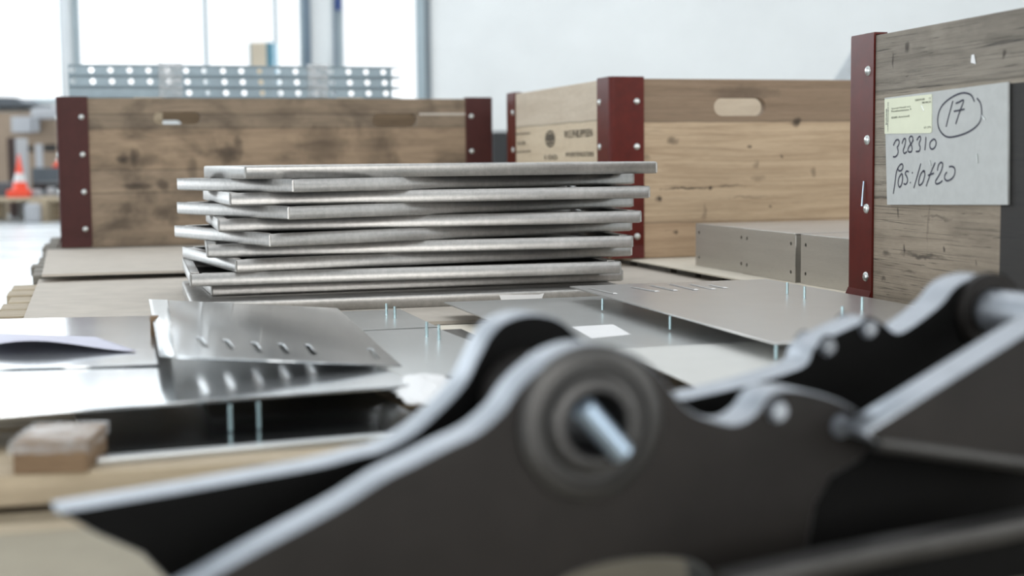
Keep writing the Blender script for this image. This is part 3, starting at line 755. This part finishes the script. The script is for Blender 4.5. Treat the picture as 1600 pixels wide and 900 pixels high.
# left-centre small sheets with upright studs
z = .004
p = atz(625, 483, z)
g1 = [p-BX*.25-AX*.42, p-BX*.25, p, p-AX*.42]
sheet('flat_sheet', g1, .002, 'grey sheet with two upright studs left of the cardboard gap', 'sheet_matt', st_up=[atz(604, 492, z).xy, atz(617, 497, z).xy], slen=.017)
z = .0075
p = atz(682, 512, z)
g2 = [p-BX*.42-AX*.33, p-BX*.42+AX*.02, p, p-AX*.33]
sheet('flat_sheet', g2, .002, 'pale sheet with two studs reaching under the bracket arm', 'sheet_matt', st_up=[atz(667, 526, z).xy, atz(686, 531, z).xy], slen=.019)
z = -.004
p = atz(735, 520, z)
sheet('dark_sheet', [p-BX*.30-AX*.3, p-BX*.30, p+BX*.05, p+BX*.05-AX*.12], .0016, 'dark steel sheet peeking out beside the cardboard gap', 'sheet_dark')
# big bright sheets at the left
z = .0175
fl_, frr = atz(-80, 655, z), atz(655, 600, z)
d = (frr-fl_).normalized(); pr = Vector((-d.y, d.x, 0))
sheet('flat_sheet', [fl_-d*.25, frr, frr+pr*.34, fl_-d*.25+pr*.34], .0035, 'large bright sheet over the dark gap at the left foreground', 'sheet',
      st_down=[(atz(367, 632, z)+pr*.02).xy, (atz(412, 628, z)+pr*.02).xy, (fl_-d*.1+pr*.3).xy], slen=.0235)
z = .0200
p0, p1 = atz(-60, 577, z), atz(250, 569, z)
e0, e1 = atz(-60, 500, z), atz(242, 493, z)
sheet('flat_sheet', [p0, p1, e1, e0], .002, 'bright sheet behind the large one, under the curled paper', 'sheet')
# dark lower sheet seen under the bright one
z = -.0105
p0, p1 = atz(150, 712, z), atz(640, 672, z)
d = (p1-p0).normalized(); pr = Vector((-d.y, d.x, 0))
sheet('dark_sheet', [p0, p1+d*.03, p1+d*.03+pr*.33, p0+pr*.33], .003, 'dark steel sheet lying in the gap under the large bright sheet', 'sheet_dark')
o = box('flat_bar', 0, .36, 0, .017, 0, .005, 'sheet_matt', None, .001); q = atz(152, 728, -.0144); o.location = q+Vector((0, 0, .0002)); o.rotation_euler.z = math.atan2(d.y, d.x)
tag(o, 'thin silver flat bar on the plank along the dark gap', 'bar')
rnd = random.Random(12); bm = bmesh.new(); c0 = atz(668, 612, .0085); rows = []
for i in range(18):
    row = []
    for j in range(14):
        u, v = i/17-.5, j/13-.5; hh = max(0, 1-(u*u+v*v)*4.4)
        row.append(bm.verts.new(c0+AX*(u*.07+rnd.uniform(-.003, .003))+BX*(v*.17+rnd.uniform(-.004, .004))+Vector((0, 0, .003+hh*.009+rnd.uniform(0, .003)*(.3+hh)))))
    rows.append(row)
for a, b_ in zip(rows, rows[1:]):
    for j in range(13): bm.faces.new((a[j], a[j+1], b_[j+1], b_[j]))
o = finish(bm, 'crumpled_paper', 'paper', None, smooth=True); m_ = o.modifiers.new('t', 'SOLIDIFY'); m_.thickness = .0005
tag(o, 'crumpled white packing paper beside the bracket arm and the large bright sheet', 'paper')
# tilted mirror-like slotted sheet
FLc, BLc, FRc, BRc = atz(276, 557, .047), atz(262, 469, .047), atz(628, 571, .0205), atz(527, 481, .0205)
C = [FLc, FRc, BRc, BLc]
n = ((FRc-FLc).cross(BLc-FLc)).normalized(); BRc = atplane(527, 481, FLc, n)
u_ = (FRc-FLc).normalized(); v_ = n.cross(u_)
sl = []
for (px, py) in ((315, 535), (357, 539), (401, 543), (443, 545), (485, 547), (583, 553)):
    pa, pb = atplane(px-6, py-9, FLc, n)-FLc, atplane(px+7, py+8, FLc, n)-FLc; p = (pa+pb)/2; dd = pa-pb; sl.append(slotloop((p.dot(u_), p.dot(v_)), dd.length, .0065, math.atan2(dd.dot(v_), dd.dot(u_))))
tS3, _ = sheet('slotted_sheet', [FLc, FRc, BRc, BLc], .0018, 'tilted mirror-bright sheet with a row of slots in front of the tray stack', 'sheet_mirror', sl)
bm = bmesh.new(); prev = None
for kk in range(7):
    t_ = kk/6; zz = -.010*t_**2
    pa = atz(276-26*t_, 557-1*t_, .047+zz)-FLc; pb = atz(262-29*t_, 469-1*t_, .047+zz)-FLc
    row = [bm.verts.new(pa), bm.verts.new(pb)]
    if prev: bm.faces.new((prev[0], prev[1], row[1], row[0]))
    prev = row
o = finish(bm, 'bent_lip', 'sheet_matt', tS3, smooth=True); m_ = o.modifiers.new('t', 'SOLIDIFY'); m_.thickness = .0015; m_.offset = 0
# little spacer block holding its raised left edge, dark end visible
b = atz(238, 528, .02)
o = box('spacer_block', -.011, .011, -.009, .009, 0, .0235, 'block'); o.location = (b.x+.002, b.y+.03, .0202); o.rotation_euler.z = YAW
tag(o, 'small grey block propping the raised edge of the slotted sheet', 'block')
# curled paper on the left
bm = bmesh.new(); rows = []
pA, pB, pC, pD = atz(-40, 552, .0215), atz(215, 549, .0215), atz(150, 527, .0215), atz(-40, 520, .0215)
N = 16
for i in range(N+1):
    u = i/N; a = pA.lerp(pB, u); bq = pD.lerp(pC, u); row = []
    amp = .016*max(0, math.sin(math.pi*min(1, u*.95+.1)))**1.2*(1-u*.65)
    for j in range(11):
        v = j/10; q = a.lerp(bq, v); q.z += amp*math.sin(math.pi*(1-v)**1.3*.62+.0)*1.15+(.0006)
        row.append(bm.verts.new(q))
    rows.append(row)
for a, b_ in zip(rows, rows[1:]):
    for j in range(10): bm.faces.new((a[j], a[j+1], b_[j+1], b_[j]))
o = finish(bm, 'paper_sheet', 'lilac_paper', None, smooth=True); s = o.modifiers.new('t', 'SOLIDIFY'); s.thickness = .0003
tag(o, 'curled lilac white paper lying on the bright sheet at the left edge', 'paper')

# planks and block at the left foreground
z = -.0145
p0, p1 = atz(-120, 752, z), atz(560, 712, z)
d = (p1-p0).normalized(); pr = Vector((-d.y, d.x, 0)); an = math.atan2(d.y, d.x)
o = box('timber_plank', -.15, (p1-p0).length+.25, 0, .13, -.025, 0, 'timber', None, .002); o.location = p0; o.rotation_euler.z = an
tag(o, 'pale timber plank under the wrapped block at the left foreground', 'plank')
bl0 = atz(20, 742, -.0142)
blk = thing('wrapped_block', 'brown timber block wrapped in clear film under the bright sheet', 'block', (bl0.x, bl0.y, -.0142), R(4))
box('wood_block', 0, .058, 0, .078, 0, .0265, 'block', blk, .002)
bm = bmesh.new()
for i in range(14):
    for j in range(12): pass
N1, N2 = 26, 10
rnd = random.Random(4)
for side in (0, 1):
    pass
prev = None
prof = [(-.002, -.002), (.060, -.002), (.060, .080), (-.002, .080)]
ring_pts = []
for k_ in range(4):
    a, b_ = prof[k_], prof[(k_+1) % 4]
    for i in range(8): ring_pts.append((a[0]+(b_[0]-a[0])*i/8, a[1]+(b_[1]-a[1])*i/8))
rings = []
for zz in (.017, .020, .023, .0275):
    rings.append([bm.verts.new((p[0]+rnd.uniform(-.001, .001), p[1]+rnd.uniform(-.001, .0005), zz+rnd.uniform(-.001, .0006) if zz < .027 else zz)) for p in ring_pts])
for a, b_ in zip(rings, rings[1:]):
    for i in range(len(a)): bm.faces.new((a[i], a[(i+1) % len(a)], b_[(i+1) % len(a)], b_[i]))
bm.faces.new(rings[-1])
finish(bm, 'stretch_film', 'film', blk, smooth=True)

# ================================================================ DARK STEEL BRACKET (foreground weldment)
AN = R(22.5); uP = Vector((math.cos(AN), math.sin(AN), 0)); nP = Vector((-math.sin(AN), math.cos(AN), 0))   # nP: pointing away from the camera
PN = aty(922, 660, .85)
GAP = .100; TP = .030
PF = PN+nP*GAP
br = thing('steel_bracket', 'large blurred dark steel bracket with a round boss in the foreground', 'bracket', (PN.x, PN.y, -.0397))
O0 = Vector(br.location)
def on(P, px, py): q = atplane(px, py, P, nP)-P; return (q.dot(uP), q.z)
def pm(P): return basis(P-O0, uP, Vector((0, 0, 1)), -nP)
near = [(920, 540), (981, 548), (1025, 577), (1052, 612), (1078, 640), (1112, 655), (1150, 662), (1180, 646), (1205, 614), (1240, 608), (1290, 618), (1330, 635), (1352, 655), (1365, 690)]
nearL = [(180, 985), (332, 900), (394, 865), (525, 795), (600, 748), (649, 724), (698, 699), (747, 675), (786, 641), (810, 607), (840, 577), (874, 553)]
nout = catmull([on(PN, *p) for p in nearL+near], 5)
nout += [on(PN, 1345, 720), on(PN, 1300, 745), on(PN, 1275, 790), on(PN, 1262, 860), (on(PN, 1258, 900)[0], -.5)]
zb = -.0395-PN.z
nout = [(x, max(y, zb)) for x, y in nout[:-1]]
# bottom edge: rests on the bearer
xa0, xa1, za = on(PN, 850, 880)[0], on(PN, 1110, 880)[0], on(PN, 950, 880)[1]
nout += [(nout[-1][0], zb)]+[((xa0+xa1)/2+(xa1-xa0)/2*math.cos(math.pi*i/14), zb+(za-zb)*math.sin(math.pi*i/14)**.6) for i in range(15)]+[(on(PN, 300, 900)[0]-.02, zb)]
clean = []
for q in nout:
    if not clean or (abs(q[0]-clean[-1][0])+abs(q[1]-clean[-1][1])) > .0008: clean.append(q)
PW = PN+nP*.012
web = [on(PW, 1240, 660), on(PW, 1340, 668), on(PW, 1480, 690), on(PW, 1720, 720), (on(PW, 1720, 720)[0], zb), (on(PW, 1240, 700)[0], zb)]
plate('shade_web', [web], .012, pm(PW), ['shaded_steel', 'shaded_steel'], br, .001, True)  # added black plate; the dark shade at the right is its colour
cN = on(PN, 922, 660)
bore = .0185
holes = [circle(*on(PN, 1215, 642), .0062, 16), circle(*on(PN, 1315, 666), .0068, 16)]
plate('near_side_plate', [clean, circle(cN[0], cN[1], bore, 40)]+holes, TP, pm(PN), ['dark_steel', 'cut_edge'], br, .0022, True)
farL = [(87, 800), (200, 781), (300, 764), (400, 746), (499, 728), (560, 712), (600, 702), (649, 675), (698, 631), (727, 597), (747, 558), (766, 523), (790, 501), (830, 490), (874, 499), (910, 530), (950, 575), (1000, 610), (1060, 622),
        (1100, 616), (1167, 600), (1233, 580), (1260, 567), (1272, 542), (1307, 520), (1360, 498), (1380, 504), (1400, 519), (1422, 511), (1467, 477), (1493, 447), (1520, 433), (1550, 430), (1583, 445), (1615, 475), (1660, 540), (1720, 600)]
fo = catmull([on(PF, *p) for p in farL], 5)
zbf = -.0395-PF.z
fo += [(fo[-1][0], zbf), (on(PF, 300, 870)[0], zbf)]+[on(PF, 222, 866), on(PF, 150, 835), on(PF, 100, 806)]
cF = on(PF, 828, 590); cF = (cF[0], on(PF, 828, 600)[1])
cBz = on(PF, 1540, 485)
holesF = [circle(*on(PF, 1293, 541), .0062, 16), circle(*on(PF, 1357, 513), .0064, 16)]
# the bore of the far plate lines up with the near one
plate('far_side_plate', [fo, circle(0, 0, bore, 40), circle(cBz[0], cBz[1], .012, 30)]+holesF, TP, pm(PF), ['shaded_steel', 'cut_edge'], br, .0022, True)
# bosses: ring discs standing proud of the near plate
def lathe(name, P, c, prof, mats, seg=64):
    """prof: [(radius, offset towards the camera)]"""
    bm = bmesh.new(); m = pm(P); rows = []
    for (r, h) in prof: rows.append([bm.verts.new(m @ Vector((c[0]+r*math.cos(2*math.pi*i/seg), c[1]+r*math.sin(2*math.pi*i/seg), h))) for i in range(seg)])
    for a, b_ in zip(rows, rows[1:]):
        for i in range(seg): bm.faces.new((a[i], a[(i+1) % seg], b_[(i+1) % seg], b_[i]))
    return finish(bm, name, mats, br, smooth=True)
R0 = .047
lathe('boss_ring', PN, (0, 0), [(R0, -.001), (R0, .003), (R0-.004, .0055), (R0-.010, .006), (R0-.012, .003), (R0-.016, .003), (R0-.019, .0095), (.024, .011), (.0205, .0105), (.0185, .008), (.0178, -.001), (.0178, -TP), ], 'boss')
lathe('cross_tube', PN, (0, 0), [(.0178, -TP-.0005), (.032, -TP-.0005), (.032, -GAP+.0005), (.0178, -GAP+.0005), (.0178, -TP-.0005)], 'dark_steel')
lathe('boss_ring', PF, (0, 0), [(.040, -.001), (.040, .0004), (.0195, .0004), (.0178, -.001), (.0178, -TP)], 'shaded_steel')
# added pin; its pale colour stands for the highlight in the bore
m = pm(PN)
pin = cyl('bore_glint_pin', m @ Vector((.0125, -.0165, .0175)), m @ Vector((-.0125, .0125, .0165)), .0072, 'chrome', br, None, 20)
# right hand cross tube, bolts
m2 = pm(PF)
bm = bmesh.new(); add_cyl(bm, m2 @ Vector((cBz[0], cBz[1], -.004)), m2 @ Vector((cBz[0], cBz[1], GAP-TP-.002)), .0165, seg=32)
finish(bm, 'cross_tube', 'cut_edge', br, smooth=True)
lathe('boss_ring', PF, cBz, [(.029, -.001), (.029, .006), (.026, .0085), (.0185, .0085), (.0172, .006), (.0172, 0)], 'dark_steel')
for P, px, py, r in ((PF, 1293, 541, .0064), (PF, 1357, 513, .0066), (PN, 1215, 642, .0068), (PN, 1315, 666, .0074)):
    c = on(P, px, py); mm = pm(P)
    bm = bmesh.new(); add_cyl(bm, mm @ Vector((c[0], c[1], -.006)), mm @ Vector((c[0], c[1], .0035)), r, r*.8, seg=6 if False else 18)
    finish(bm, 'bolt_head', 'cut_edge', br, smooth=True)
# gusset plate in front at the right
PG = PN-nP*.034
gus = [on(PG, *p) for p in ((1352, 676), (1480, 596), (1600, 521), (1720, 446), (1720, 742), (1600, 722), (1480, 706), (1368, 692))]
plate('gusset_plate', [gus], .028, pm(PG), ['dark_steel', 'cut_edge'], br, .003, True)
# curved foot rail at the bottom right
PR = PN-nP*.062
pts = [(1130, 915), (1190, 900), (1290, 878), (1400, 856), (1500, 838), (1600, 818), (1720, 790)]
bm = bmesh.new(); L3 = []
for p in catmull([on(PR, *p) for p in pts], 4): L3.append(pm(PR) @ Vector((p[0], p[1], 0)))
prev = None
for i, q in enumerate(L3):
    t_ = (L3[min(i+1, len(L3)-1)]-L3[max(i-1, 0)]).normalized(); s1 = t_.cross(Vector((0, 0, 1))).normalized(); s2_ = s1.cross(t_)
    ring = [bm.verts.new(q+s1*.011*cx_+s2_*.006*cz_) for cx_, cz_ in ((-1, -.6), (-1, .6), (-.9, 1), (.9, 1), (1, .6), (1, -.6), (.9, -1), (-.9, -1))]
    if prev:
        for j in range(8): bm.faces.new((prev[j], prev[(j+1) % 8], ring[(j+1) % 8], ring[j]))
    else: bm.faces.new(ring)
    prev = ring
bm.faces.new(prev)
finish(bm, 'foot_flange', 'boss', br, smooth=True)
ft = [on(PR, *p) for p in pts]
plate('foot_shade_web', [[(x, z-.004) for x, z in ft]+[(ft[-1][0], -.0395-PR.z), (ft[0][0], -.0395-PR.z)]], .008, pm(PR), ['shaded_steel', 'shaded_steel'], br, .001, True)  # added black plate painting the shade below the rail
lp0, lp1 = on(PG, 1374, 694), on(PG, 1720, 741)
cyl('gusset_bead', pm(PG) @ Vector((lp0[0], lp0[1], -.004)), pm(PG) @ Vector((lp1[0], lp1[1], -.004)), .0058, 'boss', br)

# ================================================================ PERFORATED CHANNELS in the left crate
cc, ss = math.cos(YL), math.sin(YL)
def inL(x, y, z): return OL+Vector((x*cc-y*ss, x*ss+y*cc, z))
ych = .40
def chx(px, y=None):       # local x along the crate at depth ych
    n = Vector((ss, -cc, 0)); P = inL(0, ych, 0); q = atplane(px, 125, P, n)-OL; return q.dot(Vector((cc, ss, 0)))
def chz(px, py):
    n = Vector((ss, -cc, 0)); P = inL(0, ych, 0); return atplane(px, py, P, n).z-OL.z
x0, x1 = chx(107), chx(612)
ztop = chz(300, 102); lh = .0327; pit = .0545
xl = chx(143)-pit*0
for k_ in range(3):
    z0 = ztop-lh*(k_+1)
    t = thing('perforated_channel', ['galvanised perforated channel, topmost on the left crate', 'galvanised perforated channel, middle of the three on the left crate', 'galvanised perforated channel, lowest of the three on the left crate'][k_], 'channel', inL(x0, ych, z0), YL, 'galvanised channels lying in the left crate')
    L = x1-x0; loops = [[(0, .004), (L, .004), (L, lh-.004), (0, lh-.004)]]
    xx = chx(143+k_*2)-x0-pit; i = 0
    while xx < L-.01:
        if xx > .009 and not (k_ == 2 and xx < chx(270)-x0): loops.append(circle(xx, lh*.5, .0088, 20))
        xx += pit
    plate('web', loops, .0015, basis(Vector((0, 0, 0)), Vector((1, 0, 0)), Vector((0, 0, 1)), Vector((0, -1, 0))), 'galv', t)
    for zc, sg_ in ((lh-.0042, 1), (.0002, -1)):
        bm = bmesh.new()
        # rounded flange with tapering tip
        vs = add_box(bm, 0, L, -.004, .03, zc, zc+.004, .0012)
        vs2 = add_box(bm, L, L+.03, -.004, .03, zc, zc+.004)
        for v in bm.verts:
            if v.co.x > L+.02: v.co.z = (lh-.001 if sg_ > 0 else .001)+ (0.0006 if v.co.z > zc+.002 else 0)
        finish(bm, 'flange', 'galv', t)
zlow = ztop-lh*3
for xq, lr in ((.25, 'left'), (.85, 'right')):
    o = box('support_block', -.04, .04, -.06, .10, 0, zlow-.0005, 'timber', None, .002); o.location = inL(xq+.0, ych, 0.0)+Vector((0, 0, .0)); o.rotation_euler.z = YL
    tag(o, 'upright timber support inside the left crate, under the '+lr+' half of the channels', 'block', 'supports under the channels')
for px, w_, lab_ in ((266, .035, 'crumpled clear film band round the channels, left of the two'), (496, .032, 'crumpled clear film band round the channels, right of the two')):
    xc = chx(px); bm = bmesh.new(); rnd = random.Random(px)
    prf = []
    for (yy, zz) in ((-.012, zlow), (-.012, ztop+.004), (.036, ztop+.004), (.036, zlow)): prf.append((yy, zz))
    path = []
    for a, b_ in zip(prf, prf[1:]):
        n_ = 16 if abs(a[1]-b_[1]) > .02 else 6
        for i in range(n_): path.append((a[0]+(b_[0]-a[0])*i/n_, a[1]+(b_[1]-a[1])*i/n_))
    path.append(prf[-1]); rows = []
    for (yy, zz) in path: rows.append([bm.verts.new((xc-w_+2*w_*j/8, yy+rnd.uniform(-.004, .002), zz+rnd.uniform(-.001, .003))) for j in range(9)])
    for a, b_ in zip(rows, rows[1:]):
        for j in range(8): bm.faces.new((a[j], a[j+1], b_[j+1], b_[j]))
    o = finish(bm, 'film_band', 'film', None, smooth=True); o.location = inL(0, ych, 0); o.rotation_euler.z = YL
    s = o.modifiers.new('t', 'SOLIDIFY'); s.thickness = .0006
    tag(o, lab_, 'film')

# ================================================================ BACKGROUND OBJECTS
def gx(px, y): return aty(px, 260, y).x
def gz(px, py, y): return aty(px, py, y).z
Y = 10.2
pz = gz(40, 308, Y)
# far pallet
t = thing('wooden_pallet', 'distant pallet carrying the small traffic cone', 'pallet', (gx(-60, Y), Y-.25, FLOOR), 0)
Wp = 1.25; Hp = pz-FLOOR
for i in range(6): box('deck_board', 0, Wp, i*.14, i*.14+.1, Hp-.022, Hp, 'timber', t)
for x in (0, .55, 1.13):
    box('bottom_board', x, x+.12, 0, .8, 0, .022, 'timber', t)
    box('stringer_board', x, x+.12, 0, .8, Hp-.044, Hp-.022, 'timber', t)
    for y in (0, .33, .66): box('block', x, x+.12, y, y+.14, .022, Hp-.044, 'timber', t)
def cone(x, y, z, h, r, label):
    t = thing('traffic_cone', label, 'cone', (x, y, z), 0, 'small traffic cones')
    box('base', -r*1.35, r*1.35, -r*1.35, r*1.35, 0, h*.17, 'cone_orange', t, .008)
    bm = bmesh.new(); add_cyl(bm, (0, 0, h*.17), (0, 0, h*.36), r, r*.76, 28); finish(bm, 'cone_body', 'cone_orange', t, smooth=True)
    bm = bmesh.new(); add_cyl(bm, (0, 0, h*.36), (0, 0, h*.56), r*.77, r*.5, 28); finish(bm, 'reflective_sleeve', 'cone_white', t, smooth=True)
    bm = bmesh.new(); add_cyl(bm, (0, 0, h*.56), (0, 0, h), r*.49, r*.1, 28); finish(bm, 'cone_tip', 'cone_orange', t, smooth=True)
cone(gx(30, Y), Y, pz, .30, .055, 'small orange and white traffic cone standing on the distant pallet')
Yc = 11.0
Yc = 11.35
cone(gx(94, Yc), Yc, gz(70, 262, 11.2)+.001, .14, .035, 'second orange cone tip just left of the red crate corner')
def bgbox(name, px0, px1, py0, py1, y, dep, mat, label, cat, group=None, to_floor=False, bev=.006):
    x0, x1 = gx(px0, y), gx(px1, y); z1 = gz((px0+px1)/2, py0, y); z0 = FLOOR if to_floor else gz((px0+px1)/2, py1, y)
    o = box(name, x0, x1, 0, dep, 0, z1-z0, mat, None, bev); o.location = (0, y, z0); tag(o, label, cat, group); return o
o = bgbox('cardboard_container', -160, 89, 176, 310, 11.95, .8, 'box_tan', 'large brown cardboard container behind the cone', 'box', to_floor=True)
ct = 11.95
bgbox('white_carton', 20, 52, 182, 207, 11.88, .06, 'white_box', 'white carton label panel on the brown container', 'box')
bgbox('white_carton', 54, 62, 184, 206, 11.89, .06, 'white_box', 'narrow white panel beside the white carton on the container', 'box')
o = bgbox('film_roll', 50, 110, 168, 185, 11.7, .2, 'white_box', 'pale bundle on top edge of the brown container', 'bundle', bev=.03)
# tarpaulin heap
bm = bmesh.new(); yy = 12.1
top = [(-150, 150), (-40, 150), (28, 152), (40, 160), (56, 161), (58, 175), (-150, 175)]
me_l = [(gx(p[0], yy), max(gz(p[0], p[1], yy), gz(-35, 168, 11.95)+.002)) for p in top]
o = plate('tarpaulin', [me_l], .5, basis(Vector((0, yy, 0)), Vector((1, 0, 0)), Vector((0, 0, 1)), Vector((0, -1, 0))), 'tarp', None, .015)
tag(o, 'dark grey tarpaulin heap on the brown container by the window', 'tarpaulin')
bgbox('black_case', 49, 92, 262, 300, 11.2, .35, 'tarp', 'dark grey case behind the distant pallet', 'case', to_floor=True)
bgbox('dark_board', 12, 26, 215, 300, 10.9, .03, plain('dark_brown_board', (60, 44, 40), .7), 'narrow dark brown board standing behind the cone', 'board', to_floor=True)
bgbox('white_board', 25, 43, 216, 300, 10.75, .03, 'white_box', 'upright white board behind the cone', 'board', to_floor=True)
bgbox('black_gap_box', 41, 52, 228, 236, 11.93, .02, 'black_plastic', 'small black opening strip on the brown container, left one', 'strip')
bgbox('black_gap_box', 69, 89, 226, 236, 11.93, .02, 'black_plastic', 'small black opening strip on the brown container, right one', 'strip')
bgbox('white_post', 56, 65, 225, 255, 11.7, .05, 'white_box', 'short pale post in front of the brown container', 'post', to_floor=True)
# small plastic wrapped parts on the pallet and under it
for px0, px1, py0, py1, lab_ in ((44, 60, 296, 309, 'small pale wrapped part right of the cone'), (70, 82, 293, 306, 'small shiny wrapped part at the pallet edge'), (86, 93, 296, 309, 'small pale wrapped part by the red crate corner')):
    o = bgbox('wrapped_part', px0, px1, py0, py1, Y+.02, .08, 'white_box', lab_, 'part', 'wrapped parts on the distant pallet', bev=.018)
bgbox('machine_part', -10, 13, 285, 308, Y+.1, .25, 'tarp', 'dark machine part left of the cone on the distant pallet', 'part', bev=.015)
bgbox('machine_part', 48, 92, 285, 297, Y+.2, .25, 'black_plastic', 'dark machine part right of the cone on the distant pallet', 'part', bev=.015)
bgbox('plastic_bag', 34, 58, 318, 338, Y-.34, .07, 'white_box', 'white plastic bag under the edge of the distant pallet', 'bag', bev=.02, to_floor=True)
# black bin between the two crates
bgbox('black_bin', 768, 830, 205, 300, 12.2, .4, 'black_plastic', 'black bin against the white wall between the crates', 'bin', to_floor=True, bev=.02)
# grey board leaning behind the middle crate
yy = 6.0
lp = [(gx(1300, yy), gz(1300, 130, yy)), (gx(1335, yy), gz(1335, 72, yy)), (gx(1420, yy), gz(1420, 72, yy)), (gx(1420, yy), FLOOR), (gx(1300, yy), FLOOR)]
o = plate('grey_board', [lp], .03, basis(Vector((0, yy, 0)), Vector((1, 0, 0)), Vector((0, 0, 1)), Vector((0, -1, 0))), plain('pale_grey_board', (178, 184, 188), .7), None)
tag(o, 'grey board with a slanted edge standing behind the middle crate', 'board')
# teal framed tan locker near the window
t = thing('tan_locker', 'tan and teal locker against the window left of the pillar', 'locker', (gx(394, 12.5), 12.5, FLOOR))
wL = gx(430, 12.5)-gx(394, 12.5); hL = gz(410, 66, 12.5)-FLOOR
box('body', .012, wL-.05, 0, .3, 0, hL, 'tan_panel', t, .004); box('side_panel', 0, .011, 0, .3, 0, hL, 'teal', t); box('side_panel', wL-.049, wL, 0, .3, 0, hL, 'teal', t)
o = box('blue_sign', gx(524, 12.7), gx(534, 12.7), 0, .02, 0, .5, plain('deep_blue_panel', (30, 60, 120), .5)); o.location = (0, 12.7, gz(528, 12, 12.7)); 
o.location.y = YB-.083; tag(o, 'small blue panel hung on the pillar edge at the top', 'panel')
